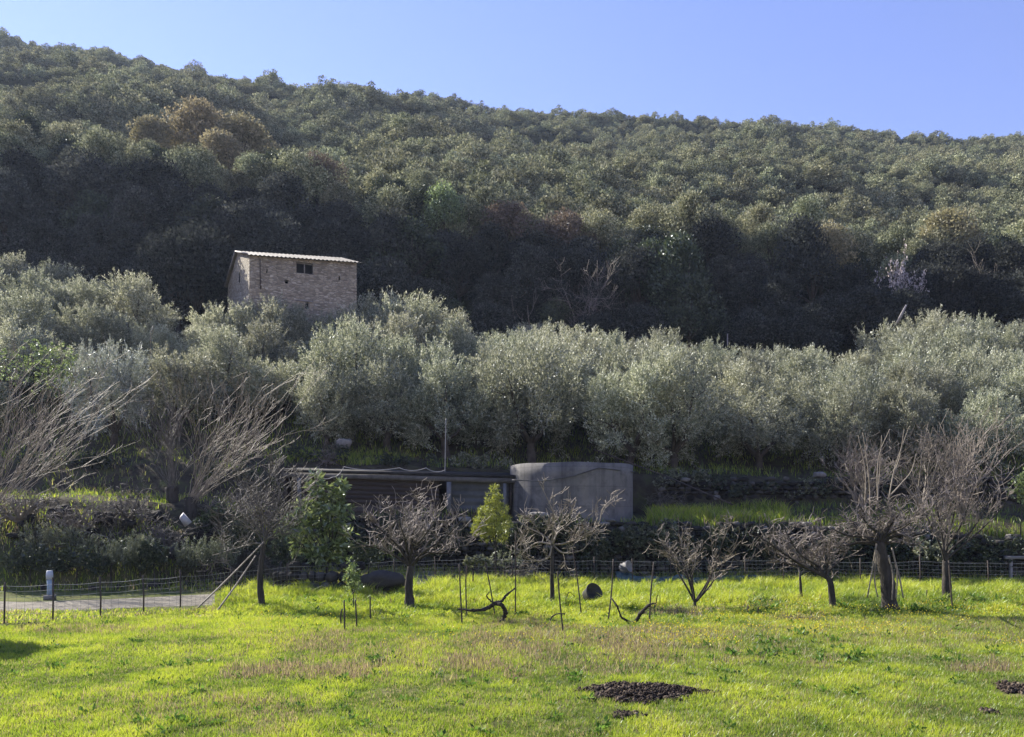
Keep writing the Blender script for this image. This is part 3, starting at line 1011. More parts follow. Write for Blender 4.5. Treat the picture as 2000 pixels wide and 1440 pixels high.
def put_tree(name, pair, label, cat, loc, sc, rz, group=None, parts=('trunk', 'crown')):
    t = thing(name, label, cat, loc, group, rz, sc)
    for nm, me in zip(parts, pair):
        o = bpy.data.objects.new(nm, me)
        COL.objects.link(o)
        o.parent = t
    return t


# rows by pixel column, apparent crown top and depth
olives = []
def orow(Y, lst):
    for px, top in lst:
        olives.append([px, top, Y + random.uniform(-.7, .7)])


orow(38.6, [(-60, 700), (352, 690), (640, 735), (758, 705), (875, 715), (1040, 690), (1225, 735), (1310, 720), (1478, 762), (1640, 765), (1760, 770), (1930, 775)])
orow(42.5, [(30, 640), (140, 690), (440, 668), (545, 700), (690, 650), (820, 680), (960, 690), (1090, 690), (1250, 690), (1440, 735), (1540, 725), (1660, 725), (1790, 720), (1900, 735), (2010, 720)])
orow(46.5, [(-60, 580), (60, 590), (180, 600), (300, 655), (415, 640), (525, 645), (640, 662), (760, 620), (880, 650), (1000, 655), (1110, 650), (1220, 680), (1340, 680), (1450, 700), (1560, 705), (1680, 700), (1800, 680), (1900, 690), (2000, 690)])
orow(50.5, [(-20, 545), (70, 550), (165, 560), (270, 566), (445, 600), (535, 596), (600, 618), (665, 622), (725, 606), (795, 596), (890, 635), (985, 645), (1080, 640), (1190, 660), (1290, 662), (1390, 680), (1500, 692), (1590, 690), (1780, 655), (1870, 650), (1960, 650), (2050, 640)])
orow(54.5, [(-40, 515), (30, 518), (110, 532), (190, 552), (850, 640), (1040, 645), (1150, 665), (1260, 668), (1370, 685), (1480, 695), (1740, 640), (1820, 620), (1900, 622), (1990, 632), (2060, 630)])


for Y, t_ in ((38.6, 760), (42.5, 728), (46.5, 695), (50.5, 650), (54.5, 628)):
    orow(Y, [(2130, t_), (2230, t_ + 6)])


def place_words(px):
    for lim, w in ((40, 'at the left edge'), (230, 'far left'), (410, 'left of the barn'), (700, 'below the stone barn'), (840, 'just right of the barn'), (1000, 'above the low shed'), (1240, 'above the round tank'), (1420, 'right of the tank'), (1580, 'right of centre'), (1760, 'above the leaning fruit tree'), (1880, 'far right'), (2080, 'at the right edge'), (9999, 'just outside the right edge')):
        if px < lim:
            return w


ROWN = {0: 'front', 1: 'second', 2: 'third', 3: 'fourth', 4: 'back'}
RY = [38.6, 42.5, 46.5, 50.5, 54.5]
cells = {}
for px, top, Y in olives:
    row = min(range(5), key=lambda i: abs(RY[i] - Y))
    cells.setdefault((row, place_words(px)), []).append((px, top, Y))
ORD = {1: [''], 2: ['left of two ', 'right of two '], 3: ['left of three ', 'middle of three ', 'right of three '], 4: ['first from left of four ', 'second from left of four ', 'third from left of four ', 'rightmost of four ']}
n_ol = 0
for (row, w), lst in cells.items():
    lst.sort()
    for i, (px, top, Y) in enumerate(lst):
        x = xat(px, Y)
        z = Hs(x, Y) - .15
        hgt = CH + (HZ - top) / F * Y - z
        sc = min(max(hgt / 4.75, .72), 1.4)
        o_ = ORD[len(lst)][i] if len(lst) in ORD else ''
        lab = f"silvery olive tree {w}, {ROWN[row]} row" + (f", {o_.strip()}" if o_ else " of the grove")
        if n_ol == 1:
            lab = lab.replace('silvery', 'big silvery')
        put_tree('olive_tree', OLV[n_ol % 7], lab, 'olive tree', (x, Y, z), (min(sc, 1.18) * random.uniform(.8, 1.0), min(sc, 1.18) * .92, sc * random.uniform(.93, 1.05)), random.random() * 6.28, OL_G)
        n_ol += 1
pm = OLV[2][1].copy()
pm.materials.clear()
pm.materials.append(M['olive_white'])
put_tree('olive_tree', (OLV[2][0], pm), 'whitish narrow olive tree behind the fanned bare shrub', 'olive tree', (xat(222, 37), 37, Hs(xat(222, 37), 37) - .1), (.72, .72, .98), 1.0, OL_G)


# oaks of the wood ---------------------------------------------------
def blob_crown(seed, n, H_, R_, L, W, nb=16, flat=.42, zb=.3, up=.25):
    global RG
    RG = np.random.default_rng(seed)
    random.seed(seed)
    cr = MB()
    bl = []
    for i in range(nb):
        a = random.random() * 6.28
        ph = random.uniform(-.35, 1.5)
        rr = R_ * random.uniform(.45, .85)
        bl.append((np.array([math.cos(a) * math.cos(ph) * rr, math.sin(a) * math.cos(ph) * rr, H_ * (zb + .28) + math.sin(ph) * H_ * flat * .8]), R_ * random.uniform(.26, .46)))
    w = np.array([b_[1] ** 2 for b_ in bl])
    for (c_, r_), k_ in zip(bl, (n * w / w.sum()).astype(int)):
        d = nz(RG.normal(size=(k_, 3)) + np.array([0, 0, .25]))
        pos = c_ + d * (r_ * (.35 + .68 * RG.random(k_) ** .6))[:, None]
        ax = d * .6 + np.array([0, 0, up]) + RG.normal(0, .7, (k_, 3))
        cr.leaves(pos, ax, RG.uniform(*L, k_), RG.uniform(*W, k_))
    return cr, bl


def canopy_patch(seed, n=2100):
    """an irregular piece of canopy, about 5 m across: many small clumps at uneven heights"""
    global RG
    RG = np.random.default_rng(seed)
    random.seed(seed)
    cr = MB()
    nb = random.randint(20, 30)
    st = [random.uniform(.75, 1.15) for _ in range(3)]
    hh = random.uniform(2.6, 4.0)
    for i in range(nb):
        a, q_ = random.random() * 6.28, random.random() ** .5
        rr = 2.6 * q_
        c_ = np.array([math.cos(a) * rr * st[0], math.sin(a) * rr * st[1], hh * (1 - .75 * q_ ** 2) * random.uniform(.65, 1.1)])
        r_ = random.uniform(.35, .85)
        k_ = int(n / nb * (r_ / .7) ** 1.6)
        d = nz(RG.normal(size=(k_, 3)) + np.array([0, 0, .35]))
        pos = c_ + d * (r_ * (.4 + .65 * RG.random(k_) ** .6))[:, None] * np.array([1, 1, .85])
        cr.leaves(pos, d * .6 + RG.normal(0, .7, (k_, 3)) + [0, 0, .2], RG.uniform(.2, .42, k_), RG.uniform(.12, .24, k_))
    return cr


def oak_pair(seed, n, H_, R_, L, W, **kw):
    cr, bl = blob_crown(seed, n, H_, R_, L, W, **kw)
    tk = MB()
    top = np.array([random.uniform(-.2, .2), random.uniform(-.2, .2), H_ * .35])
    tk.tube(spline([(0, 0, -.8), top * .5 + RG.normal(0, .05, 3), top], 5), np.linspace(.2, .13, 9), 7)
    for c_, r_ in bl[::2]:
        tk.tube(spline([top * .95, (top + c_) / 2 + RG.normal(0, .15, 3), c_], 4), np.linspace(.08, .02, 8), 5)
    return tk.mesh('trunk', True), cr.mesh('crown')


OAK = [oak_pair(200 + i, 7500, 5.6, 2.5, (.12, .27), (.07, .14), nb=24) for i in range(5)]
FAR = [canopy_patch(300 + i).mesh('wood') for i in range(5)]
for a_, b_ in OAK:
    a_.materials.append(M['bark_olive'])
    b_.materials.append(M['oak'])
for f_ in FAR:
    f_.materials.append(M['oak'])


def recol(pair, mat):
    c_ = pair[1].copy()
    c_.materials.clear()
    c_.materials.append(M[mat])
    return pair[0], c_


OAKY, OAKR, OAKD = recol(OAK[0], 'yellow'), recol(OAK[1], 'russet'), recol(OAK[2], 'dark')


def bare_pair(seed, H_=4.5, nst=7, mat='twig', cfg=None, spread=.5):
    global RG
    RG = np.random.default_rng(seed)
    random.seed(seed)
    lst = []
    cf = dict(CFG, levels=2, kids=(2, 2, 1), prob=.8, up=.09, rmin=.012, seg=5)
    cf.update(cfg or {})
    tk = MB()
    tk.tube([(0, 0, -.5), (0.03, 0, .3), (0, .02, .6)], [.14, .12, .1], 7)
    for i in range(nst):
        a = i * 6.28 / nst + random.uniform(-.4, .4)
        grow(lst, Vector((0, 0, .5)), Vector((math.cos(a) * spread, math.sin(a) * spread, 1)), H_ * random.uniform(.65, .95), .06, 0, cf)
    a_, b_ = tk.mesh('trunk', True), tubes(lst, 5).mesh('branches')
    a_.materials.append(M['bark'])
    b_.materials.append(M[mat])
    return a_, b_


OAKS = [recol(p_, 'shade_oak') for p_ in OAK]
BARE = [bare_pair(400 + i, mat=('twig', 'twig_pink')[i % 2]) for i in range(3)]
RG = np.random.default_rng(6)
random.seed(6)

# the steep wood in the shade, tree by tree
WOOD_G = 'evergreen oaks on the shaded slope'
spots = []
for Y in np.arange(60.5, 80, 2.5):
    st = 4.0
    x = -.80 * Y + random.uniform(0, st)
    while x < .80 * Y:
        xx_, yy_ = x + random.uniform(-1.2, 1.2), Y + random.uniform(-1, 1)
        px = xx_ / yy_ * F + 1000
        yc = np.interp(px, CR_PX, CR_Y)
        if yy_ < yc + 3.5:
            spots.append((px, yy_))
        x += st
BANDW = ('at the foot of the shaded slope', 'halfway up the shaded slope', 'on the crest of the shaded slope')


def hill_words(px):
    for lim, w in ((60, 'at the left edge'), (260, 'well left of the barn'), (440, 'just left of the barn'), (700, 'behind the stone barn'), (850, 'right of the barn'), (1000, 'above the shed'), (1240, 'above the tank'), (1450, 'right of the tank'), (1650, 'right of centre'), (1850, 'far right'), (9999, 'at the right edge')):
        if px < lim:
            return w


hc = {}
for px, Y in spots:
    yc = float(np.interp(px, CR_PX, CR_Y))
    f = (Y - 59.5) / (yc - 59.5)
    hc.setdefault((0 if f < .34 else (1 if f < .75 else 2), hill_words(px)), []).append((px, Y))
n_ok = 0
for (bd, w), lst in hc.items():
    for px, Y in lst:
        x = xat(px, Y)
        if 425 < px < 720 and Y < 60.5:
            continue
        r = random.random()
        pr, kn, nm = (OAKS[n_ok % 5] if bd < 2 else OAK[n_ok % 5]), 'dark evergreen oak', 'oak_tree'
        if bd == 2 and (930 < px < 1240 or 600 < px < 700) and r < .7:
            pr, kn, nm = (BARE[n_ok % 3] if r < .35 else OAKR), 'russet half bare tree', 'russet_tree'
        elif r < .2:
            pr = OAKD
        s_ = random.uniform(.8, 1.2) * (1.1 if bd == 1 else 1)
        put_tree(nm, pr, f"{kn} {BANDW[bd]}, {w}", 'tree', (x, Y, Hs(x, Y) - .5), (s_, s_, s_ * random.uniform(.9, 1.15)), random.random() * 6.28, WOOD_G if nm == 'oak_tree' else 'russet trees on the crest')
        n_ok += 1

# the lit wood above: one far mass
pts, idx, scl, rot = [], [], [], []
Y = 73.0
while Y < 252:
    st = 2.35 + (Y - 73) * .004
    x = -.80 * Y - 6
    while x < .80 * Y + 6:
        a_, b_ = x + random.uniform(-1.3, 1.3), Y + random.uniform(-1.3, 1.3)
        px = a_ / b_ * F + 1000
        if b_ > np.interp(px, CR_PX, CR_Y) + 3:
            pts.append((a_, b_))
            big = fbm(np.array([a_ * .05]), np.array([b_ * .05]), 8)[0]
            s_ = random.choice((.45, .6, .7, .8, 1.05)) * random.uniform(.85, 1.1) * (.65 + .75 * big)
            scl.append((s_ * random.uniform(.85, 1.2), s_ * random.uniform(.85, 1.2), s_ * random.uniform(.8, 1.15)))
            idx.append(random.randrange(5))
            if b_ > 185:
                scl[-1] = tuple(v * .8 for v in scl[-1])
            rot.append((random.uniform(-.15, .15), random.uniform(-.15, .15), random.random() * 6.28))
        x += st
    Y += st * .9
pts = np.array(pts)
zz_ = H(pts[:, 0], pts[:, 1]) - .3
me = bpy.data.meshes.new('oak_wood')
me.vertices.add(len(pts))
me.vertices.foreach_set('co', np.stack([pts[:, 0], pts[:, 1], zz_], 1).astype(np.float32).ravel())
for nm, ty, dat, key in (('idx', 'INT', idx, 'value'), ('scl', 'FLOAT_VECTOR', scl, 'vector'), ('rot', 'FLOAT_VECTOR', rot, 'vector')):
    me.attributes.new(nm, ty, 'POINT').data.foreach_set(key, np.array(dat, np.int32 if ty == 'INT' else np.float32).ravel())
me.update()
wood = bpy.data.objects.new('oak_wood', me)
COL.objects.link(wood)
kind(wood, 'stuff')
tag(wood, 'sunlit evergreen wood covering the upper hillside to the skyline', 'wood')
ng = bpy.data.node_groups.new('wood_scatter', 'GeometryNodeTree')
ng.interface.new_socket('Geometry', in_out='INPUT', socket_type='NodeSocketGeometry')
ng.interface.new_socket('Geometry', in_out='OUTPUT', socket_type='NodeSocketGeometry')
gi_, go_ = ng.nodes.new('NodeGroupInput'), ng.nodes.new('NodeGroupOutput')
ip = ng.nodes.new('GeometryNodeInstanceOnPoints')
jn = ng.nodes.new('GeometryNodeJoinGeometry')
protos = []
for f_ in FAR:
    po = bpy.data.objects.new('wood_crown', f_)      # unlinked source meshes for the scatter
    oi = ng.nodes.new('GeometryNodeObjectInfo')
    oi.inputs['Object'].default_value = po
    oi.inputs['As Instance'].default_value = True
    ng.links.new(oi.outputs['Geometry'], jn.inputs[0])
ng.links.new(gi_.outputs[0], ip.inputs['Points'])
ng.links.new(jn.outputs[0], ip.inputs['Instance'])
ip.inputs['Pick Instance'].default_value = True
for nm, ty, sk in (('idx', 'INT', 'Instance Index'), ('scl', 'FLOAT_VECTOR', 'Scale'), ('rot', 'FLOAT_VECTOR', 'Rotation')):
    na = ng.nodes.new('GeometryNodeInputNamedAttribute')
    na.data_type = ty
    na.inputs[0].default_value = nm
    if nm == 'rot':
        er_ = ng.nodes.new('FunctionNodeEulerToRotation')
        ng.links.new(na.outputs[0], er_.inputs[0])
        ng.links.new(er_.outputs[0], ip.inputs[sk])
    else:
        ng.links.new(na.outputs[0], ip.inputs[sk])
ng.links.new(ip.outputs[0], go_.inputs[0])
md = wood.modifiers.new('scatter', 'NODES')
md.node_group = ng

# single trees that stand out on the hill
def single(pair, label, px, top, Y, h0, name='tree', cat='tree', wid=1, parts=('trunk', 'crown'), zoff=-.3):
    x = xat(px, Y)
    z = Hs(x, Y) + zoff
    s_ = (CH + (HZ - top) / F * Y - z) / h0
    return put_tree(name, pair, label, cat, (x, Y, z), (s_ * wid, s_ * wid, s_), random.random() * 6.28, parts=parts)


for px, top, Y, lab in ((395, 222, 95, 'tallest yellowing tree in the middle of the yellow clump'), (300, 246, 92, 'yellowing tree at the left end of the yellow clump'), (470, 246, 92, 'yellowing tree at the right end of the yellow clump'), (430, 276, 86, 'small yellowing tree in front of the yellow clump')):
    single(OAKY, lab, px, top, Y, 5.4, 'yellow_tree', wid=1.1)
single(recol(OAK[3], 'green'), 'sunlit bright green tree poking out of the hillside shade', 868, 375, 70, 5.4, 'green_tree', wid=.7)
single(recol(OAK[4], 'yellow'), 'sunlit yellowish tree on the slope at far right', 1850, 428, 72, 5.4, 'yellow_tree')
single(recol(OAK[3], 'yellow'), 'yellowish bushy tree poking from the shade right of centre', 1610, 455, 67, 5.4, 'yellow_tree', wid=.8)
for px, top, Y, lab in ((388, 462, 58.6, 'dark oak crowding the left gable of the stone barn'), (345, 480, 58.2, 'dark oak second to the left of the stone barn gable')):
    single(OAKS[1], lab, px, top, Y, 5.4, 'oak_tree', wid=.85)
BL = bare_pair(431, 4.2, 8, 'twig_pale')
bl_ = MB()
RG = np.random.default_rng(77)
vv_ = np.zeros(len(BL[1].vertices) * 3, np.float32)
BL[1].vertices.foreach_get('co', vv_)
vv_ = vv_.reshape(-1, 3)
tp = vv_[vv_[:, 2] > 3.45]
tp = tp[RG.integers(0, len(tp), 1500)]
bl_.leaves(tp + RG.normal(0, .06, tp.shape), RG.normal(size=tp.shape), RG.uniform(.08, .2, len(tp)), RG.uniform(.08, .16, len(tp)))
blm = bl_.mesh('blossom')
blm.materials.append(M['blossom'])
single((BL[0], BL[1], blm), 'white blossoming tree standing out against the shaded slope', 1768, 550, 61.2, 4.3, 'blossom_tree', wid=.5, parts=('trunk', 'branches', 'blossom'))
single(BARE[0], 'grey bare tree right of the white blossoming tree', 1890, 538, 63, 4.3, 'bare_tree', wid=.7, parts=('trunk', 'branches'))
single(BARE[1], 'purplish rounded bare bush in the shade above the tank', 1135, 562, 61.5, 4.3, 'bare_tree', wid=.7, parts=('trunk', 'branches'))
single(bare_pair(441, 4.4, 4, 'twig_pale', dict(kids=(1, 1, 1), prob=.5), .7), 'open forked bare tree in the shade above the shed', 1040, 552, 60.5, 4.3, 'bare_tree', wid=.6, parts=('trunk', 'branches'))
single(BARE[2], 'half lit bare tree at the right edge below the hill', 2020, 560, 60, 4.3, 'bare_tree', wid=.6, parts=('trunk', 'branches'))
mb = MB()
mb.tube([P(1752, 632, 56), P(1762, 612, 56), P(1770, 596, 56.1)], [.11, .1, .06], 7)
tag(obj('dead_trunk', mb, M['plank'], smooth=True), 'pale dead trunk leaning above the far right olives', 'dead trunk')

# ------------------------------------------------------------------ big bare shrubs on the bank
def fan_shrub(name, label, px, py, Y, n, az, length, mat, r=.035, lean=(.25, 1.1), curve=.05, seed=1, kids=1):
    global RG
    random.seed(seed)
    RG = np.random.default_rng(seed)
    b = P(px, py, Y)
    b[2] = Hs(b[0], b[1]) - .05
    t = thing(name, label, 'bare shrub', b)
    mb = MB()
    mb.tube(spline([(0, 0, -.2), (.03, 0, .3), (0, .04, .65)], 4), np.linspace(.2, .26, 8), 9)
    obj('trunk', mb, M['bark'], t, smooth=True)
    lst = []
    cf = dict(CFG, levels=2, kids=(kids, 1, 1), prob=.55, seg=9, wander=.1, up=curve, rmin=.0065, spread=.35, lr=.42, first=.35, taper=.75)
    for i in range(n):
        a = random.uniform(*az)
        le = random.uniform(*lean)
        d = Vector((math.cos(a) * le, math.sin(a) * le * .8, 1))
        grow(lst, Vector((random.uniform(-.18, .18), random.uniform(-.18, .18), random.uniform(.3, .65))), d, length * random.uniform(.55, 1.05), r * random.uniform(.6, 1.1), 0, cf)
    obj('stems', tubes(lst, 6), M[mat], t, smooth=True)
    return t


fan_shrub('bare_shrub', 'big leafless shrub with long arching stems at the left edge', -35, 1012, 27.4, 44, (-.7, 1.0), 5.3, 'twig_pale', r=.0135, lean=(.0, 1.5), curve=.045, seed=21)
fan_shrub('bare_shrub', 'leafless shrub fanned to the right above the rocky bank', 372, 962, 29.6, 40, (-.6, .7), 4.9, 'twig_pale', r=.013, lean=(.2, 1.6), curve=.035, seed=22)
fan_shrub('bare_shrub', 'fine twigged upright shrub left of the fanned shrub', 335, 955, 30.2, 26, (0, 6.28), 3.6, 'twig_dark', r=.013, lean=(.0, .6), curve=.04, seed=23)

# ------------------------------------------------------------------ bare fruit trees in the field
random.seed(31)
RG = np.random.default_rng(31)
bare_tree('fruit_tree', 'leafless umbrella shaped fruit tree with a stout dark trunk', 'fruit tree', (800, 1190), 21.2, [(799, 1140), (802, 1104)],
          [[(770, 1085), (735, 1070), (695, 1062)], [(780, 1070), (750, 1040), (715, 1010)], [(790, 1065), (775, 1020), (755, 975)], [(805, 1060), (812, 1010), (822, 960)], [(815, 1065), (845, 1020), (868, 975)], [(825, 1080), (870, 1050), (905, 1010)], [(830, 1085), (880, 1072), (935, 1062)], [(812, 1080), (850, 1080), (900, 1082)], [(795, 1075), (790, 1050, -1.2), (780, 1020, -1.6)], [(808, 1075), (830, 1045, -1.2), (850, 1020, -1.6)], [(800, 1070), (800, 1040, 1.2), (805, 1000, 1.7)], [(785, 1080), (760, 1060, 1.0), (740, 1030, 1.5)]],
          dict(depth=1.0, up=.12, wander=.24), 'twig_pink', rt=.115, rl=.04, ntw=9, tl=.72, t0=.3)
bare_tree('fruit_tree', 'slender leafless tree with fine twigs behind two slanting poles', 'fruit tree', (512, 1188), 21.4, [(508, 1140), (511, 1090), (517, 1060)],
          [[(519, 1020), (520, 960), (540, 905)], [(525, 1050), (560, 1030), (590, 1000)], [(500, 1040), (460, 1010), (440, 1000)], [(512, 1030), (490, 980), (470, 940)], [(520, 1040), (540, 990), (548, 930)], [(495, 1062), (450, 1075), (415, 1085)], [(515, 1040), (505, 985, 1), (500, 930, 1.3)], [(520, 1045), (560, 1000, -.8), (575, 950, -1)]],
          dict(depth=.9, rmin=.007), 'twig_dark', rt=.075, rl=.024, ntw=15, tl=.95, t0=.15, upb=.25)
bare_tree('fruit_tree', 'sparse leafless tree with crooked twigs in front of the tank', 'fruit tree', (1079, 1165), 22.0, [(1078, 1110), (1079, 1060)],
          [[(1060, 1045), (1030, 1030), (1010, 1015)], [(1050, 1060), (1020, 1075), (1000, 1065)], [(1090, 1040), (1115, 1020), (1128, 990)], [(1100, 1062), (1140, 1050), (1180, 1035)], [(1080, 1030), (1080, 1000), (1050, 935)], [(1070, 1090), (1045, 1095), (1025, 1085)], [(1100, 1080), (1135, 1075), (1150, 1060)], [(1110, 1060), (1165, 1030), (1180, 990), (1222, 955)], [(1085, 1050), (1090, 1030, 1), (1100, 1010, 1.2)]],
          dict(depth=.7, wander=.24), 'twig_pale', rt=.055, rl=.03, ntw=8, tl=.62, t0=.25)
bare_tree('fruit_tree', 'leafless bush tree with several pale stems from the ground', 'fruit tree', (1358, 1180), 20.9, [(1357, 1176)],
          [[(1340, 1145), (1322, 1115), (1305, 1080), (1300, 1040)], [(1350, 1150), (1335, 1100), (1328, 1060), (1325, 1010)], [(1354, 1150), (1348, 1120), (1345, 1080), (1350, 1020)], [(1362, 1172), (1378, 1150), (1400, 1100), (1415, 1050), (1432, 1020)], [(1365, 1170), (1390, 1140), (1415, 1100), (1445, 1060)], [(1352, 1130), (1360, 1095), (1375, 1060)], [(1385, 1130), (1395, 1090), (1400, 1040)], [(1345, 1130), (1320, 1100), (1290, 1060)]],
          dict(depth=.5, wander=.18), 'twig_pale', bark='bark', rt=.05, rl=.031, ntw=7, tl=.6, t0=.4)
bare_tree('fruit_tree', 'low leaning leafless fruit tree with its crown hung to the left', 'fruit tree', (1627, 1165), 20.6, [(1622, 1140), (1612, 1125)],
          [[(1580, 1110), (1540, 1092), (1500, 1075)], [(1590, 1108), (1560, 1075), (1520, 1050)], [(1600, 1110), (1590, 1070), (1570, 1030)], [(1615, 1110), (1620, 1075), (1625, 1030)], [(1622, 1112), (1650, 1085), (1665, 1050)], [(1570, 1108), (1520, 1095), (1478, 1062)], [(1560, 1100), (1500, 1060), (1475, 1040)], [(1600, 1105), (1610, 1060, 1), (1600, 1010, 1.4)], [(1595, 1105), (1560, 1080, -.8), (1530, 1030, -1)]],
          dict(depth=.9, wander=.28), 'twig_pink', rt=.075, rl=.04, ntw=10, tl=.65, t0=.3)
big = bare_tree('fruit_tree', 'old thick trunked leafless tree with tall straight shoots and hanging stems', 'fruit tree', (1738, 1172), 20.4, [(1732, 1130), (1722, 1085), (1720, 1060)],
          [[(1690, 1050), (1655, 1046), (1620, 1030)], [(1700, 1042), (1670, 1022), (1640, 1005)], [(1708, 1036), (1695, 1015), (1680, 990)], [(1733, 1036), (1748, 1015), (1765, 990)], [(1745, 1048), (1785, 1046), (1822, 1036)], [(1740, 1040), (1772, 1022), (1800, 1000)], [(1680, 1060), (1650, 1066), (1610, 1066)], [(1750, 1058), (1785, 1064), (1812, 1052)], [(1725, 1036), (1735, 1020, 1.0), (1745, 1000, 1.6)], [(1712, 1040), (1695, 1025, -1), (1680, 1005, -1.5)], [(1738, 1042), (1762, 1032, -1), (1785, 1015, -1.4)]],
          dict(depth=1.0, wander=.26), 'twig_pink', rt=.165, rl=.05, ntw=9, tl=.6, t0=.2, upb=.35)
mb = MB()
bb = np.array(big.location)
for pl in ([(1700, 1000), (1697, 930), (1685, 845)], [(1715, 990), (1714, 920), (1720, 880), (1738, 838)], [(1712, 1000), (1717, 940), (1722, 850)], [(1735, 985), (1742, 940), (1752, 900), (1775, 835)], [(1737, 970), (1760, 945), (1780, 920), (1790, 885)], [(1690, 985), (1690, 920), (1676, 850)], [(1745, 930), (1758, 890), (1766, 838)]):
    sp = spline([P(a_, b_, 20.5) - bb for a_, b_ in pl], 7)
    mb.tube(sp, np.linspace(.022, .007, len(sp)), 5)
obj('shoots', mb, M['twig_pale'], big, smooth=True)
mb = MB()
for pl, dy in (([(1712, 1062), (1704, 1110), (1694, 1168)], -.4), ([(1712, 1075), (1708, 1130), (1714, 1166)], -.3), ([(1742, 1070), (1752, 1120), (1750, 1170)], -.35), ([(1745, 1085), (1757, 1130), (1764, 1168)], -.2), ([(1735, 1085), (1744, 1125), (1742, 1172)], -.4)):
    sp = spline([P(a_, b_, 20.4 + dy) - bb for a_, b_ in pl], 6)
    mb.tube(sp, np.linspace(.022, .018, len(sp)), 5)
obj('hanging_stems', mb, M['twig_pale'], big, smooth=True)
bare_tree('fruit_tree', 'leafless tree with dense upright reddish twigs near right edge', 'fruit tree', (1850, 1152), 22.4, [(1848, 1120), (1846, 1095)],
          [[(1838, 1070), (1820, 1030), (1800, 990)], [(1842, 1060), (1835, 1020), (1825, 960)], [(1850, 1055), (1862, 1010), (1870, 950)], [(1856, 1075), (1890, 1045), (1915, 1010), (1940, 960)], [(1860, 1082), (1910, 1040), (1950, 1000), (1975, 960)], [(1852, 1065), (1880, 1020), (1900, 950)], [(1843, 1060), (1850, 1010, 1), (1845, 950, 1.4)], [(1846, 1065), (1820, 1040), (1785, 1025)]],
          dict(depth=1.2, up=.2, wander=.12), 'twig_pink', rt=.112, rl=.04, ntw=10, tl=.9, t0=.3, upb=1.0)
bare_tree('fruit_tree', 'small stunted bare stem left of the leaning fruit tree', 'fruit tree', (1566, 1142), 22.6, [(1562, 1120)],
          [[(1558, 1100), (1552, 1070)], [(1572, 1110), (1580, 1085)]], dict(depth=.3), 'twig', rt=.04, rl=.02, ntw=5, tl=.4)
# background thicket right
for i, (px, py, Y, hh, lab) in enumerate(((1680, 960, 31.2, 2.6, 'orange tinged bare thicket behind the old thick trunk'), (1880, 960, 31.5, 3.0, 'pinkish bare thicket behind the reddish twigged tree'), (1800, 960, 31.8, 2.5, 'greyish bare thicket between the two right fruit trees'))):
    pr = bare_pair(470 + i, hh * 1.05, 11, ('twig_pink', 'twig_pink', 'twig', 'twig')[i], dict(kids=(2, 2, 1), prob=.75, rmin=.008, up=.14, spread=.5), .4)
    x = xat(px, Y)
    put_tree('bare_thicket', pr, lab, 'thicket', (x, Y, Hs(x, Y) - .1), 1, i, parts=('stem', 'branches'))

for i, (px, py, Y, hh, lab) in enumerate(((430, 990, 29.4, 1.7, 'tangled bare brambles under the fanned shrub'), (480, 960, 30.4, 1.8, 'tangled bare brambles above the slender tree'), (540, 1020, 29.3, 1.6, 'tangled bare brambles left of the glossy evergreen tree'), (150, 1020, 27.6, 1.4, 'bare briar tangle in the middle of the bank'), (250, 1000, 28.2, 1.5, 'bare briar tangle left of the pale slab'), (40, 1020, 27.8, 1.5, 'bare briar tangle at the left edge of the bank'), (330, 1050, 27.4, 1.3, 'bare briar tangle below the pale slab'), (1020, 1100, 28.4, 1.0, 'grey twig pile at the wall corner below the tank'), (1300, 1000, 34.8, 1.2, 'bare brush right of the tank on the terrace'), (640, 900, 36.2, .9, 'bare brush on the bank above the shed roof'))):
    pr = bare_pair(520 + i, hh, 12, ('twig_dark', 'twig')[i % 2], dict(kids=(2, 2, 1), prob=.8, rmin=.007, up=-.02, spread=.7, wander=.3), 1.1)
    x = xat(px, Y)
    put_tree('bare_bramble', pr, lab, 'bramble', (x, Y, Hs(x, Y) - .45), 1, i, parts=('stem', 'branches'))

# slanting poles
for px1, py1, px2_, py2, lab in ((372, 1205, 516, 1058, 'longer of two thin poles slanting up against the slender tree'), (418, 1186, 500, 1085, 'shorter of two thin poles slanting up against the slender tree')):
    a_, b_ = P(px1, py1, 19.9), P(px2_, py2, 21.0)
    a_[2] = Hs(a_[0], a_[1]) - .05
    mb = MB()
    mb.tube(spline([a_, (a_ + b_) / 2 + [0, 0, -.03], b_], 5), np.linspace(.024, .018, 10), 6)
    tag(obj('leaning_pole', mb, M['twig_pale'], smooth=True), lab, 'pole', 'slanting poles')

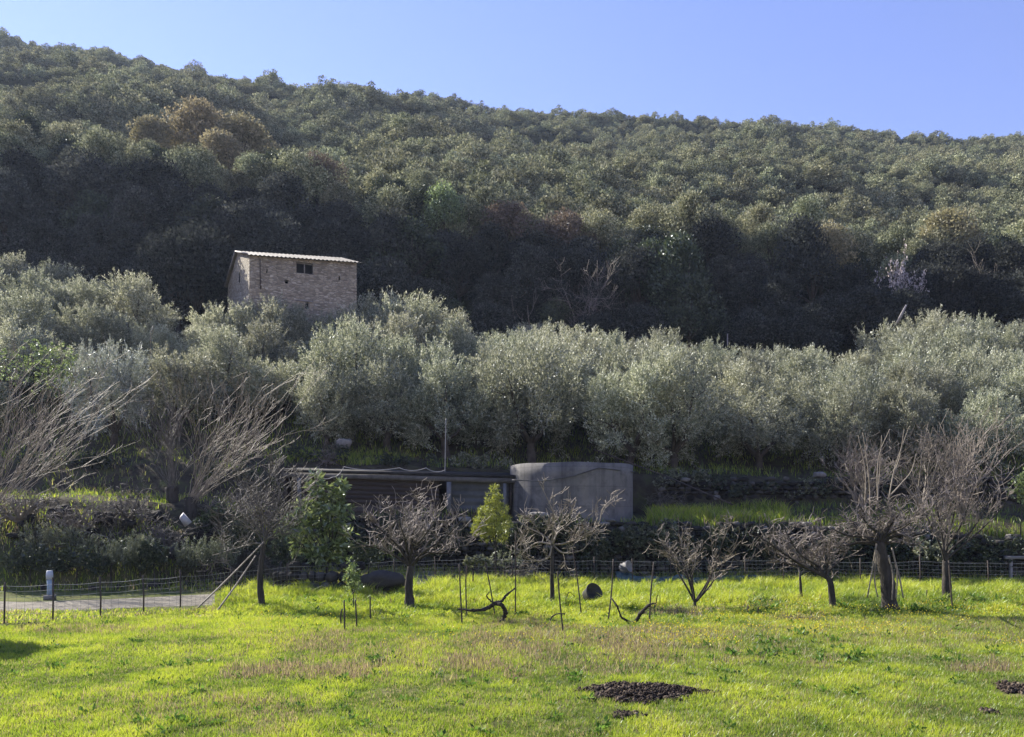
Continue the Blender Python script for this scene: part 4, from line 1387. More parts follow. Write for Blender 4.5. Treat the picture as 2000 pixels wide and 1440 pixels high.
# ------------------------------------------------------------------ leafy plants
def leafy(name, label, cat, px, py, Y, blobs, n, L, W, mat, stem=True, up=.2, drop=0., spiky=0, group=None, seed=None):
    """blobs: (px, py, dy, radius m)"""
    global RG
    if seed is not None:
        RG = np.random.default_rng(seed)
        random.seed(seed)
    b = P(px, py, Y)
    b[2] = Hs(b[0], b[1]) - .05
    t = thing(name, label, cat, b, group)
    cr = MB()
    bl = [(P(q[0], q[1], Y + q[2]) - b, q[3]) for q in blobs]
    w = np.array([q[1] ** 2 for q in bl])
    if stem:
        tk = MB()
        z1 = min(q[0][2] for q in bl) * .8
        top = np.array([0.0, 0, max(z1, .3)])
        tk.tube(spline([(0, 0, -.1), top * .5 + RG.normal(0, .02, 3), top], 5), np.linspace(stem, stem * .7, 9), 7)
        for c_, r_ in bl:
            tk.tube(spline([top * .92, (top + c_) / 2 + RG.normal(0, .06, 3), c_], 4), np.linspace(stem * .5, stem * .15, 8), 5)
        obj('trunk', tk, M['bark'], t, smooth=True)
    for (c_, r_), k_ in zip(bl, (n * w / w.sum()).astype(int)):
        if spiky:
            ns = max(4, k_ // 40)
            for _ in range(ns):
                d1 = nz(RG.normal(size=3) * spiky + np.array([0, 0, 1.]))
                p0 = c_ + RG.normal(0, r_ * .45, 3) * np.array([1, 1, .3]) - np.array([0, 0, r_ * .7])
                u_ = RG.random(40) ** .7
                ln = r_ * random.uniform(1.0, 2.0)
                pos = p0 + d1 * (u_ * ln)[:, None] + RG.normal(0, .015, (40, 3))
                cr.leaves(pos, d1 + RG.normal(0, .5, (40, 3)), RG.uniform(*L, 40), RG.uniform(*W, 40), np.clip(u_ * .8 + RG.normal(0, .15, 40), 0, 1))
        else:
            # rosettes on twig ends
            nr_ = max(3, k_ // 9)
            d = nz(RG.normal(size=(nr_, 3)) + np.array([0, 0, .2]))
            c2 = c_ + d * (r_ * (.3 + .72 * RG.random(nr_) ** .5))[:, None]
            pos = np.repeat(c2, 9, 0) + RG.normal(0, L[0] * .25, (nr_ * 9, 3))
            ax = np.repeat(d, 9, 0) * .5 + RG.normal(0, .75, (nr_ * 9, 3)) + np.array([0, 0, up - drop])
            cr.leaves(pos, ax, RG.uniform(*L, nr_ * 9), RG.uniform(*W, nr_ * 9))
    obj('foliage', cr, M[mat], t)
    return t


leafy('loquat_tree', 'leafy evergreen tree with large glossy leaves left of the shed', 'tree', 640, 1122, 26.2,
      [(612, 938, 0, .22), (618, 958, 0, .26), (664, 952, .2, .24), (655, 972, .1, .26), (632, 985, 0, .34), (592, 992, -.2, .3), (615, 1005, .3, .36), (652, 1010, -.3, .36), (572, 1020, 0, .26), (596, 1030, -.3, .34), (640, 1045, .2, .4), (676, 995, 0, .2), (590, 1062, .3, .34), (650, 1080, -.1, .42), (618, 1085, -.4, .34), (672, 1050, .4, .3), (560, 1038, .2, .2)], 2700, (.2, .32), (.07, .105), 'green', .07, drop=.25, seed=41)
leafy('lime_shrub', 'feathery yellow green conical shrub beside the tank', 'shrub', 968, 1092, 27.6,
      [(966, 955, 0, .16), (962, 975, 0, .26), (972, 978, .1, .24), (952, 998, 0, .3), (975, 1002, .1, .34), (940, 1020, 0, .3), (962, 1025, -.2, .36), (985, 1022, .1, .3), (950, 1042, 0, .32), (978, 1044, .1, .3), (930, 1036, .1, .2)], 6500, (.07, .15), (.015, .03), 'lime', .035, up=.3, seed=42)
leafy('young_tree', 'slim young leafy sapling tied among short stakes', 'sapling', 690, 1190, 20.8,
      [(686, 1098, 0, .12), (692, 1115, 0, .2), (686, 1130, 0, .22), (697, 1142, .05, .2), (684, 1150, 0, .16)], 900, (.06, .11), (.025, .04), 'green', .018, seed=43)
leafy('garden_tree', 'round leafy tree just outside the left edge whose shade falls on the lawn', 'tree', -105, 1236, 16.6, [(-115, 985, 0, .6), (-80, 1000, .2, .5), (-140, 1000, -.2, .5), (-100, 1020, .2, .55), (-75, 1030, 0, .4)], 3000, (.12, .2), (.06, .09), 'green', .06, seed=58)
SH_G = 'shrubs on the rocky bank'
for i, (px, py, Y, bl, n, mat, spk, lab, nm) in enumerate((
        (218, 1118, 26.0, [(205, 1085, 0, .45), (230, 1078, .1, .5), (250, 1090, 0, .4)], 3600, 'rosemary', .45, 'greyish upright rosemary bush left of the dark glossy bush', 'rosemary_bush'),
        (275, 1112, 26.3, [(265, 1072, 0, .45), (285, 1068, .1, .42)], 3000, 'rosemary', .4, 'pale spiky rosemary bush in the middle of the bank', 'rosemary_bush'),
        (400, 1122, 26.8, [(360, 1092, 0, .45), (390, 1085, .1, .5), (420, 1080, .1, .5), (445, 1090, 0, .45)], 6000, 'rosemary', .3, 'wide dark rosemary bush behind the slanting poles', 'rosemary_bush'),
        (300, 1108, 26.1, [(292, 1078, 0, .35), (308, 1085, 0, .35), (280, 1098, 0, .3)], 1500, 'dark', 0, 'dark glossy leaved bush between two rosemary bushes', 'glossy_bush'),
        (112, 1072, 26.6, [(70, 1052, 0, .4), (105, 1045, .1, .45), (145, 1048, .1, .42), (170, 1060, 0, .3)], 4200, 'rosemary', .7, 'spreading green tufted bush at upper left of bank', 'tufted_bush'),
        (60, 1118, 25.7, [(30, 1098, 0, .4), (70, 1090, 0, .4), (100, 1100, 0, .35)], 1800, 'dark', 0, 'low dark bramble left of the pale marker post', 'bramble'),
        (150, 1120, 25.8, [(130, 1095, 0, .4), (165, 1090, 0, .42), (190, 1105, 0, .35)], 1900, 'dark', 0, 'low dark bramble right of the pale marker post', 'bramble'),
        (480, 1100, 27.4, [(450, 1050, 0, .45), (480, 1030, .2, .5), (500, 1060, .1, .4)], 1900, 'dark', 0, 'dark bramble behind the slender leafless tree', 'bramble'),
        (425, 1040, 28.6, [(400, 1020, 0, .4), (430, 1005, .2, .4), (455, 1020, .1, .4)], 1700, 'dark', 0, 'bramble on the bank right of the pale slab', 'bramble'),
        (560, 1110, 27.5, [(540, 1080, 0, .4), (570, 1090, 0, .4), (555, 1050, .2, .35)], 1600, 'dark', 0, 'dark bush low beside the glossy evergreen tree', 'bramble'),
        (720, 1098, 28.4, [(700, 1078, 0, .4), (730, 1085, 0, .35)], 1500, 'dark', 0, 'dark low bush behind the umbrella fruit tree', 'bramble'),
        (985, 1110, 28.2, [(955, 1098, 0, .28), (985, 1090, 0, .3), (1010, 1098, 0, .28)], 1200, 'rosemary', .5, 'twiggy grey bush at the corner of the tank wall', 'twiggy_bush'),
        (925, 1092, 26.0, [(915, 1098, 0, .16), (935, 1095, 0, .16), (950, 1100, 0, .14)], 500, 'rosemary', 0, 'grey leaved plant right of the gravel patch', 'grey_plant'),
        (740, 1100, 30.0, [(735, 1090, 0, .3), (770, 1085, 0, .3), (755, 1080, .1, .25)], 900, 'lime', .5, 'sunlit bright weeds behind the dark boulder', 'weed_clump'),
        (1850, 1100, 28.2, [(1800, 1075, 0, .35), (1840, 1080, 0, .35)], 1200, 'rosemary', 0, 'grey green bush behind the two right fruit trees', 'grey_bush'),
        (1995, 960, 29.6, [(1990, 955, 0, .4), (2015, 940, 0, .5), (2010, 975, 0, .35)], 1400, 'green', 0, 'leafy bush cut by the right edge', 'leafy_bush'),
        (100, 720, 39.5, [(20, 715, -2, .9), (70, 700, -2, .9), (115, 705, -2, .9), (150, 720, -2, .7), (90, 740, -2, .9), (140, 760, -2, .8)], 4200, 'green', 0, 'yellow green ivy clad bush among the left olives', 'ivy_bush'),
)):
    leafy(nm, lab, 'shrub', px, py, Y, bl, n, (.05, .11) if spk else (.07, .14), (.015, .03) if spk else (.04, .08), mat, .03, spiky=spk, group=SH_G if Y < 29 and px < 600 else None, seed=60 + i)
RG = np.random.default_rng(9)
random.seed(9)
# brambles hanging on the walls
for i, (px, py, Y, lab) in enumerate(((1020, 1050, 29.4, 'ivy tangle on the wall at the left foot of the tank'), (1090, 1035, 29.5, 'ivy tangle on wall behind sparse crooked tree'), (1220, 1050, 29.4, 'ivy tangle on the wall under the right side of tank'), (1370, 1065, 29.3, 'ivy tangle behind the many stemmed bush tree'), (1490, 1050, 29.3, 'ivy tangle on the wall right of the many stemmed bush tree'), (1610, 1055, 29.2, 'ivy tangle on wall behind the leaning fruit tree'), (1770, 1060, 29.2, 'ivy tangle on the wall between the two right fruit trees'), (1850, 1065, 29, 'ivy tangle on the wall behind the reddish twigged tree'), (1300, 1045, 29.4, 'dark ivy on the tank wall right of the tank'), (1430, 1050, 29.4, 'dark ivy patch on the wall behind the many stemmed bush tree'), (1150, 1060, 29.5, 'dark ivy on the stone wall below the tank'), (1540, 1060, 29.3, 'ivy patch on the wall left of the leaning fruit tree'), (1680, 1070, 29.2, 'ivy patch on wall behind the old thick trunk'), (1930, 1070, 28.9, 'dark ivy on the low wall near right edge'), (880, 1040, 31.2, 'dark ivy curtain on the wall below the shed post'), (740, 1030, 31.2, 'dark ivy on the wall behind the umbrella fruit tree'))):
    bl = [(px + random.uniform(-52, 52), py + 14 + random.uniform(-26, 34), random.uniform(-.15, .1), random.uniform(.18, .52)) for _ in range(9)]
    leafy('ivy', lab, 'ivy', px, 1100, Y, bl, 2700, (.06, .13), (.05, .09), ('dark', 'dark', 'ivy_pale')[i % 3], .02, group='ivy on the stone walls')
for i, (px, Y, w) in enumerate(((1330, 35.9, 'just right of the tank'), (1400, 35.6, 'right of the tank under the pole'), (1480, 35, 'left below the round olive'), (1560, 35, 'right of centre'), (1650, 35, 'behind the old fruit tree'), (1760, 35, 'between the right fruit trees'), (1900, 35, 'near the right edge'), (620, 36.5, 'above the shed roof at left'), (800, 36.4, 'above the middle of the shed roof'), (940, 36.4, 'above the shed roof near the tank'), (200, 34.3, 'above the rocky bank'), (90, 34.3, 'behind the arching bare shrub'), (450, 35, 'right of the fanned shrub'))):
    x = xat(px, Y)
    z = Hs(x, Y)
    pyy = HZ - (z + .3 - CH) * F / Y
    bl = [(px + random.uniform(-50, 50), pyy + random.uniform(-8, 12), random.uniform(-.4, .3), random.uniform(.25, .45)) for _ in range(6)]
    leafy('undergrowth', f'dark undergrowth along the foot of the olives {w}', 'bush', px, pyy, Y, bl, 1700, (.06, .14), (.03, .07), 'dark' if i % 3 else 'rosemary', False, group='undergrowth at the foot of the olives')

# ------------------------------------------------------------------ rocks and odds and ends
def boulder(name, label, c, s, a, cat='boulder', k=ICO3, box=.4, r=.14):
    mb = MB()
    rock(mb, (0, 0, 0), s, a, k, box, r)
    return tag(obj(name, mb, M['stone'], loc=c), label, cat)


boulder('boulder', 'big dark boulder behind the leafy sapling', P(745, 1136, 24.6), (1.5, .9, .66), .6, k=ICO3, box=.2, r=.22)
boulder('boulder', 'pale boulder under the olives above the shed', P(671, 867, 37.6), (.8, .7, .55), 1.0)
boulder('boulder', 'flat light stone on the wall edge below the tank', P(1050, 1005, 29.9), (.75, .5, .2), 1.0)
boulder('boulder', 'small light stone on wall top under the tank', P(1192, 1017, 29.9), (.4, .35, .14), .9)
boulder('boulder', 'grey slab seen through the umbrella fruit tree', P(790, 1040, 31.0), (1.1, .5, .5), .7)
boulder('boulder', 'light stone under the olives right of centre', P(1600, 928, 35.6), (.55, .4, .3), 1.0)
boulder('boulder', 'pale rounded rock right of the light olive stone', P(1640, 940, 35.2), (.7, .5, .35), .9)
for i, (px, py, Y, s_) in enumerate(((120, 1000, 28.3, .9), (205, 1005, 28.2, 1.0), (250, 1020, 28, .8), (300, 1010, 28.4, .9), (60, 1020, 28, .8), (180, 1030, 27.6, .7), (395, 1000, 28.8, 1.1), (440, 985, 29.4, .8), (30, 1050, 27.2, .7), (120, 1085, 26.2, .5), (230, 1135, 25.7, .6), (300, 1140, 25.8, .6), (180, 1135, 25.5, .5), (370, 1135, 26.2, .7), (430, 1140, 26.8, .6), (85, 1140, 25.5, .5))):
    p = P(px, py, Y)
    p[2] = Hs(p[0], p[1]) + s_ * .1
    wd = ('on the upper part of the bank', 'low on the bank by the path')[py > 1060]
    s_ *= random.uniform(.35, .75)
    boulder('bank_rock', f'rough brown rock {wd}, ' + ('below the arching shrub', 'under the fanned shrub', 'beside the marker post', 'behind the poles')[min(3, px // 110)], p, (s_ * random.uniform(1, 1.7), s_, s_ * random.uniform(.6, 1)), random.uniform(.0, .4), 'rock', ICO3, .6, .22)['group'] = 'rocks on the bank'
mb = MB()
mb.box((0, 0, 0), (.42, .16, .26), jit=.05)
o = tag(obj('pale_slab', mb, rough_mat('white_plastic', [(.3, (.3, .3, .31)), (.7, (.45, .45, .47))], 4, .5, .1), loc=P(361, 1016, 27.9)), 'white tilted slab lodged in the rocky bank', 'slab')
o.rotation_euler = (.3, .8, .2)

# marker post
p = P(97, 1172, 23.3)
p[2] = Hs(p[0], p[1])
t = thing('marker_post', 'pale blue and white marker post beside the gravel path', 'post', p)
mb = MB()
mb.tube([(0, 0, 0), (.01, 0, .35), (0, 0, .62)], [.085, .08, .08], 10)
obj('post', mb, rough_mat('pale_blue_paint', [(.3, (.17, .25, .33)), (.7, (.3, .38, .44))], 6, .6, .1), t, smooth=True)
mb = MB()
mb.tube([(0, 0, .62), (0, 0, .75), (0, 0, .88)], [.1, .1, .085], 10)
obj('cap', mb, rough_mat('white_cap', [(.3, (.32, .36, .4)), (.7, (.45, .48, .52))], 6, .5, .1), t, smooth=True)
mb = MB()
mb.box((.06, -.1, .08), (.3, .2, .14), .3, jit=.02)
obj('footing', mb, M['concrete'], t)


def tub(name, label, cat, loc, r0, r1, h, mat, rot):
    k, an = 28, np.arange(28) * 2 * math.pi / 28
    prof = [(0.001, 0), (r0, 0), (r1, h), (r1 + .02, h), (r1 + .02, h - .03), (r1 - .02, h - .02), (r0 - .02, .03), (.001, .03)]
    V = np.concatenate([np.stack([np.cos(an) * r, np.sin(an) * r, np.full(k, z)], 1) for r, z in prof])
    Q = np.concatenate([np.stack([i * k + np.arange(k), i * k + (np.arange(k) + 1) % k, (i + 1) * k + (np.arange(k) + 1) % k, (i + 1) * k + np.arange(k)], 1) for i in range(len(prof) - 1)])
    mb = MB()
    mb.add(V, Q)
    o = tag(obj(name, mb, mat, smooth=True, loc=loc), label, cat)
    o.rotation_euler = rot
    return o


p = P(1148, 1168, 22.6)
tub('tub', 'dark round tub lying tilted in the grass', 'tub', (p[0], p[1], .2), .2, .27, .34, rough_mat('black_rubber', [(.3, (.02, .02, .02)), (.7, (.06, .058, .055))], 4, .6, .2), (1.15, .2, .5))
p = P(1214, 1112, 28.3)
tub('bucket', 'pale bucket on its side behind the fence', 'bucket', (p[0], p[1], .62), .17, .2, .34, rough_mat('pale_plastic', [(.3, (.16, .16, .16)), (.7, (.26, .255, .25))], 3, .5, .1), (1.3, 0, .9))

# heaped net behind the fence
nx, ny = 90, 26
u_, w_ = np.meshgrid(np.linspace(0, 1, nx), np.linspace(0, 1, ny), indexing='ij')
X_ = xat(1205, 28) + u_ * (xat(1490, 28) - xat(1205, 28))
Y_ = 27.7 + w_ * 1.5
Z_ = H(X_, Y_) + .03 + .55 * fbm(X_ * 1.3, Y_ * 1.6, 4) ** 1.4 * np.sin(w_ * math.pi) ** .6 * (1.1 - .7 * u_) + .05 * fbm(X_ * 6, Y_ * 6, 7)
mb = MB()
i, j = np.meshgrid(np.arange(nx - 1), np.arange(ny - 1), indexing='ij')
q = i * ny + j
mb.add(np.stack([X_, Y_, Z_], -1), Q=np.stack([q, q + ny, q + ny + 1, q + 1], -1).reshape(-1, 4))
tag(obj('olive_net', mb, rough_mat('teal_net', [(.3, (.03, .055, .06)), (.6, (.07, .13, .13)), (.75, (.2, .28, .27))], 6, .8, .3), smooth=True), 'heaped blue green net on the ground behind the fence', 'net')
mb = MB()
a_, b_ = P(1955, 1093, 28.6), P(2040, 1085, 28.9)
mb.box((a_ + b_) / 2, (1.7, .12, .16), .15)
mb2 = MB()
mb2.box((0, 0, 0), (1.9, .14, .12), .12, jit=.015)
for xx_ in (-.7, .7):
    mb2.box((xx_, .1 * xx_, -.6), (.09, .09, 1.1), .1)
tag(obj('timber_beam', mb2, M['plank'], loc=tuple((a_ + b_) / 2 + np.array([.2, 0, 0]))), 'pale weathered beam on posts at the right edge', 'beam')

# ------------------------------------------------------------------ fence
FN = [(-260, 1252), (-100, 1232), (8, 1221), (103, 1216), (196, 1210), (280, 1202), (352, 1196), (450, 1180), (560, 1165), (680, 1156), (770, 1151), (850, 1148), (912, 1146), (1000, 1146), (1080, 1146), (1160, 1146), (1235, 1146), (1310, 1146), (1385, 1146), (1455, 1147), (1530, 1147), (1605, 1147), (1680, 1148), (1797, 1148), (1930, 1150), (2060, 1152), (2200, 1155)]
fp = []
for px, py in FN:
    Y = CH * F / (py - HZ)
    x = xat(px, Y)
    fp.append((x, Y, Hs(x, Y)))
f = thing('wire_fence', 'thin wire mesh fence on dark posts along the edge of the field', 'fence', fp[2])
b0 = np.array(fp[2])
fp = [np.array(q) - b0 for q in fp]
for i, q in enumerate(fp):
    mb = MB()
    hh = .92 + .05 * math.sin(i * 2.3)
    mb.tube([q + [0, 0, -.1], q + [.01, 0, hh * .5], q + [.02 * math.sin(i), 0, hh + .1]], .021, 5)
    obj('fence_post', mb, M['stake'], f)
mb = MB()
for a_, b_ in zip(fp[:-1], fp[1:]):
    d = b_ - a_
    L_ = np.linalg.norm(d)
    for z in (.06, .2, .34, .48, .62, .76, .88):
        s_ = np.linspace(0, 1, 5)
        p_ = a_ + d * s_[:, None] + np.array([0, 0, z])
        p_[:, 2] -= .03 * 4 * s_ * (1 - s_) * (z > .5)
        mb.tube(p_, .0035 if z < .8 else .006, 3, cap=False)
    nv = int(L_ / .16)
    for j in range(nv):
        p_ = a_ + d * (j + .5) / nv
        mb.tube([p_ + [0, 0, .03], p_ + [0, 0, .9]], .003, 3, cap=False)
obj('wire_mesh', mb, M['wire'], f)

# ------------------------------------------------------------------ vine stakes and vines
ST_G = 'thin stakes standing in the field'
for px1, py1, px2_, py2, lab in (
        (903, 1226, 897, 1102, 'tall dark stake at the left end of the gnarled vine'), (912, 1208, 910, 1104, 'thinner stake just right of the vine end stake'), (968, 1208, 948, 1098, 'leaning stake through the fork of the gnarled vine'),
        (1006, 1212, 1007, 1040, 'tallest straight stake right of the gnarled vine'), (1101, 1240, 1089, 1116, 'leaning stake beside the small arched vine'), (1136, 1205, 1118, 1068, 'long leaning stake left of the dark tub'),
        (1187, 1216, 1198, 1092, 'leaning stake right of the dark tub'), (1268, 1224, 1277, 1098, 'stake at the right end of the bent vine'),
        (668, 1224, 668, 1190, 'shortest stake at the foot of the sapling'), (673, 1236, 672, 1172, 'left stake beside the sapling'), (697, 1228, 694, 1172, 'middle stake beside the sapling'), (725, 1216, 723, 1166, 'right stake beside the sapling'),
        (1861, 1196, 1853, 1095, 'stake in front of the reddish twigged tree'), (1797, 1146, 1797, 1070, 'stake between the two right fruit trees'), (1461, 1207, 1461, 1184, 'short stub stake right of centre in the grass'), (1481, 1207, 1481, 1186, 'second short stub right of the other stub'), (1808, 1178, 1810, 1152, 'small stub stake at the foot of the old tree')):
    Y = CH * F / (py1 - HZ)
    a_ = P(px1, py1, Y)
    a_[2] = Hs(a_[0], a_[1]) - .08
    b_ = P(px2_, py2, Y + random.uniform(-.1, .1))
    mb = MB()
    mb.tube(spline([a_, (a_ + b_) / 2 + RG.normal(0, .012, 3), b_], 5), np.linspace(.02, .017, 10), 6)
    tag(obj('stake', mb, M['stake'], smooth=True), lab, 'stake', ST_G)


def vine(label, Y, lines):
    mb = MB()
    for ln, r0, r1 in lines:
        pts = []
        for i, q in enumerate(ln):
            p_ = P(q[0], q[1], Y + .12 * math.sin(i * 1.7))
            pts.append(p_)
        sp = spline(pts, 7)
        sp = sp + RG.normal(0, .006, sp.shape)
        mb.tube(sp, np.linspace(r0, r1, len(sp)) * (1 + RG.normal(0, .12, len(sp))), 7)
    return tag(obj('vine', mb, M['vine'], smooth=True), label, 'vine')


vine('black gnarled forked vine stretched between stakes', 18.0, [([(978, 1222), (984, 1208), (987, 1195), (980, 1182), (968, 1178)], .05, .05), ([(968, 1178), (955, 1186), (940, 1191), (920, 1192), (896, 1190)], .05, .028), ([(966, 1178), (980, 1174), (988, 1164), (1006, 1149)], .045, .022), ([(964, 1178), (954, 1170), (951, 1163), (956, 1156)], .022, .01), ([(978, 1213), (970, 1216)], .03, .02)])
vine('black bent vine dipping between two stakes', 17.9, [([(1238, 1224), (1243, 1212), (1256, 1193), (1270, 1181)], .045, .04), ([(1270, 1181), (1280, 1178), (1285, 1163)], .018, .01), ([(1240, 1217), (1225, 1213), (1214, 1205), (1206, 1186), (1194, 1168)], .035, .018)])
vine('thin arched vine shoot bending to the ground', 17.9, [([(1074, 1218), (1078, 1206), (1088, 1199), (1104, 1200)], .022, .014)])
vine('thin looping shoot left of the dark tub', 21.5, [([(1104, 1182), (1107, 1165), (1113, 1157), (1124, 1166)], .014, .008)])


# ------------------------------------------------------------------ heaps of soil
def heap(name, label, px, py, wpx, hz, ny_, n, seed=0, cat='heap'):
    global RG
    RG = np.random.default_rng(seed + 500)
    Y = CH * F / (py - HZ)
    x = xat(px, Y)
    rx = wpx / F * Y / 2
    mb = MB()
    a_ = RG.uniform(0, 6.28, n)
    r_ = RG.random(n) ** .5 * np.where(RG.random(n) > .93, RG.uniform(1, 1.22, n), 1)
    wob = 1 + .2 * np.sin(a_ * 3 + seed) + .14 * np.sin(a_ * 7 + 1) + .10 * np.sin(a_ * 13 + 2)
    xs, ys = np.cos(a_) * r_ * rx * wob, np.sin(a_) * r_ * ny_ * wob
    for i in range(n):
        s_ = .010 + .045 * RG.random() ** 3
        zz = hz * max(1 - r_[i] ** 2, 0) * RG.uniform(.2, 1) + .01
        rock(mb, (xs[i], ys[i], zz), np.array([1.6, 1.1, .9])[RG.permutation(3)] * s_, RG.random() ** 2, ICO1, .3, .45)
    return tag(obj(name, mb, M['soil'], loc=(x, Y, Hs(x, Y))), label, cat)


heap('manure_heap', 'wide dark heap of crumbly manure on the lawn', 1252, 1362, 225, .13, .52, 5200, 1)
heap('manure_scrap', 'small scatter of dark clods in front of the heap', 1225, 1405, 60, .03, .16, 600, 2)
heap('soil_patch', 'brown mound of soil at the right edge', 1985, 1352, 70, .08, .3, 1300, 3)
heap('soil_scrap', 'tiny brown clods near the lower right edge', 1930, 1396, 30, .03, .1, 260, 5)
heap('dark_litter', 'dark row of leaf litter in front of the leaning fruit tree', 1555, 1215, 110, .05, .3, 1600, 6)
heap('dark_litter', 'dark litter along the foot of the left fence', 65, 1226, 110, .06, .2, 1300, 7)

# ------------------------------------------------------------------ grass
RG = np.random.default_rng(77)
PATCH = [  # dry patches: px, py, half width px, half height px, strength
    (600, 1312, 140, 20, 1.0), (905, 1300, 90, 26, .9), (1080, 1255, 200, 26, .75), (1220, 1262, 80, 22, .9), (650, 1255, 60, 18, .6), (1330, 1198, 75, 9, .9), (1600, 1300, 60, 12, .6), (1925, 1305, 60, 14, .9), (430, 1395, 140, 24, .5), (900, 1330, 60, 12, .5), (480, 1420, 90, 20, .45), (1720, 1225, 300, 12, .25), (720, 1145, 60, 30, .8), (1000, 1230, 70, 18, .5), (390, 1190, 50, 12, .7), (1560, 1212, 60, 8, .5), (1500, 1190, 80, 12, .5), (180, 1235, 160, 8, .4), (1000, 1278, 520, 40, .36), (1750, 1242, 420, 24, .3), (1250, 1245, 160, 16, .5), (300, 1400, 200, 40, .15)]
GREEN = [(1540, 1262, 150, 26), (1680, 1290, 110, 18), (1480, 1285, 70, 14), (740, 1300, 40, 10), (1720, 1190, 120, 16), (1490, 1190, 40, 16), (1850, 1185, 100, 20), (1900, 1290, 90, 16), (1640, 1265, 60, 14)]


def topix(x, y):
    return x / y * F + 1000, HZ + CH * F / y


def field_mask(x, y):
    px, py = topix(x, y)
    lim = np.interp(px, [a for a, b in FN], [b for a, b in FN])
    return (py > lim - np.where(px > 420, 16, -6)) & ~((px > 812) & (px < 940) & (py < 1147 - 5 * np.sin(px * .09)))


def dryness(x, y):
    px, py = topix(x, y)
    d = np.zeros_like(x)
    for a, b, c_, e, s_ in PATCH:
        r = ((px - a) / c_) ** 2 + ((py - b) / e) ** 2 + (fbm(x * 1.5, y * 1.5, 11) - .5) * 4.5 + (vn(x * 5, y * 5, 13) - .5) * 1.0
        d = np.maximum(d, s_ * np.clip(1.4 - r, 0, 1))
    return d


def greenness(x, y):
    px, py = topix(x, y)
    d = np.zeros_like(x)
    for a, b, c_, e in GREEN:
        r = ((px - a) / c_) ** 2 + ((py - b) / e) ** 2 + (fbm(x * 2, y * 2, 12) - .5) * 1.8
        d = np.maximum(d, np.clip(1.3 - r, 0, 1))
    return d


def scatter(n, y0, y1, pw=-1.0):
    """points in the view wedge, density ~ 1/Y"""
    y = y0 + (y1 - y0) * RG.random(n)
    x = (RG.random(n) * 2 - 1) * (.84 * y + 2.5)
    k = field_mask(x, y)
    return x[k], y[k]


def heapfree(x, y):
    px, py = topix(x, y)
    return (((px - 1252) / 100) ** 2 + ((py - 1362) / 17) ** 2 > .4 + 1.0 * fbm(x * 4, y * 4, 61)) & (((px - 1985) / 40) ** 2 + ((py - 1352) / 16) ** 2 > 1)


# short lawn
x, y = scatter(800000, 8.0, 18.8)
k = heapfree(x, y)
x, y = x[k], y[k]
cl = fbm(x * 1.1, y * 1.1, 21)
fine = vn(x * 9, y * 9, 22)
keep = RG.random(len(x)) < (.2 + .9 * fine) * np.clip(.35 + 1.4 * fbm(x * 1.7, y * 1.7, 28), .4, 1.1)
x, y, cl, fine = x[keep], y[keep], cl[keep], fine[keep]
dr = dryness(x, y)
tone = np.clip(.30 + (cl - .5) * .9 + (vn(x * 3.5, y * 3.5, 27) - .5) * .3 + RG.normal(0, .10, len(x)) + np.clip((y - 13) / 6, 0, 1) * .12, 0, .62)
rnd = RG.random(len(x))
tone = np.where(rnd < dr * .5, .72 + .25 * RG.random(len(x)), tone)
tone = np.where(rnd > .95 - .16 * vn(x * 2.2, y * 2.2, 29) ** 2, .68 + .16 * RG.random(len(x)), tone)
hh = (.035 + .05 * cl + .05 * fine * RG.random(len(x))) * (.8 + .5 * np.clip((y - 14) / 4, 0, 1))
hh = np.where(tone > .7, hh * 1.15, hh)
mb = MB()
mb.blades(np.stack([x, y, H(x, y) - .005], 1), hh, .009 + .0006 * y * RG.random(len(x)), 1.0, tone, ldir=(.05, -.1, 0))
o = kind(tag(obj('lawn_grass', mb, M['grass']), 'short mown bright green grass in the foreground', 'grass'), 'stuff')

# taller meadow grass behind
x, y = scatter(410000, 16.5, 28.0)
cl = fbm(x * .8, y * .8, 31)
tuft = .65 * vn(x * 2.6, y * 2.6, 33) + .35 * vn(x * 6, y * 6, 34)
keep = RG.random(len(x)) < np.clip((y - 16.3) / 2.2, 0, 1) * (.4 + .8 * tuft)
x, y, cl, tuft = x[keep], y[keep], cl[keep], tuft[keep]
dr = dryness(x, y)
gr = greenness(x, y)
back = np.clip((y - 18.5) / 5, 0, 1)
tone = np.clip(.46 + (cl - .5) * .7 + RG.normal(0, .11, len(x)) - .35 * gr + (tuft - .5) * .25, 0, .63)
rnd = RG.random(len(x))
tone = np.where(rnd < dr * .45, .72 + .22 * RG.random(len(x)), tone)
tone = np.where(rnd > .95, .69 + .1 * RG.random(len(x)), tone)
hh = (.05 + .12 * back + .55 * np.clip(tuft - .38, 0, 1) * (.12 + .88 * back)) * RG.uniform(.6, 1.2, len(x)) * (.7 + .7 * cl)
mb = MB()
mb.blades(np.stack([x, y, H(x, y) - .01], 1), hh, RG.uniform(.012, .024, len(x)), .95, tone, two=True, ldir=(.05, -.08, 0))
kind(tag(obj('meadow_grass', mb, M['grass']), 'tall lush yellow green grass around the fruit trees', 'grass'), 'stuff')

# dead stalks in the dry strips
x, y = scatter(330000, 10.5, 20.5)
dr = dryness(x, y)
k = RG.random(len(x)) < dr * .3
x, y = x[k], y[k]
mb = MB()
mb.blades(np.stack([x, y, H(x, y) - .01], 1), RG.uniform(.06, .2, len(x)), RG.uniform(.006, .014, len(x)), .6, np.clip(.84 + RG.normal(0, .08, len(x)), .7, 1), two=True)
kind(tag(obj('dry_stalks', mb, M['grass']), 'brownish dead stalks in strips across the field', 'dry grass'), 'stuff')

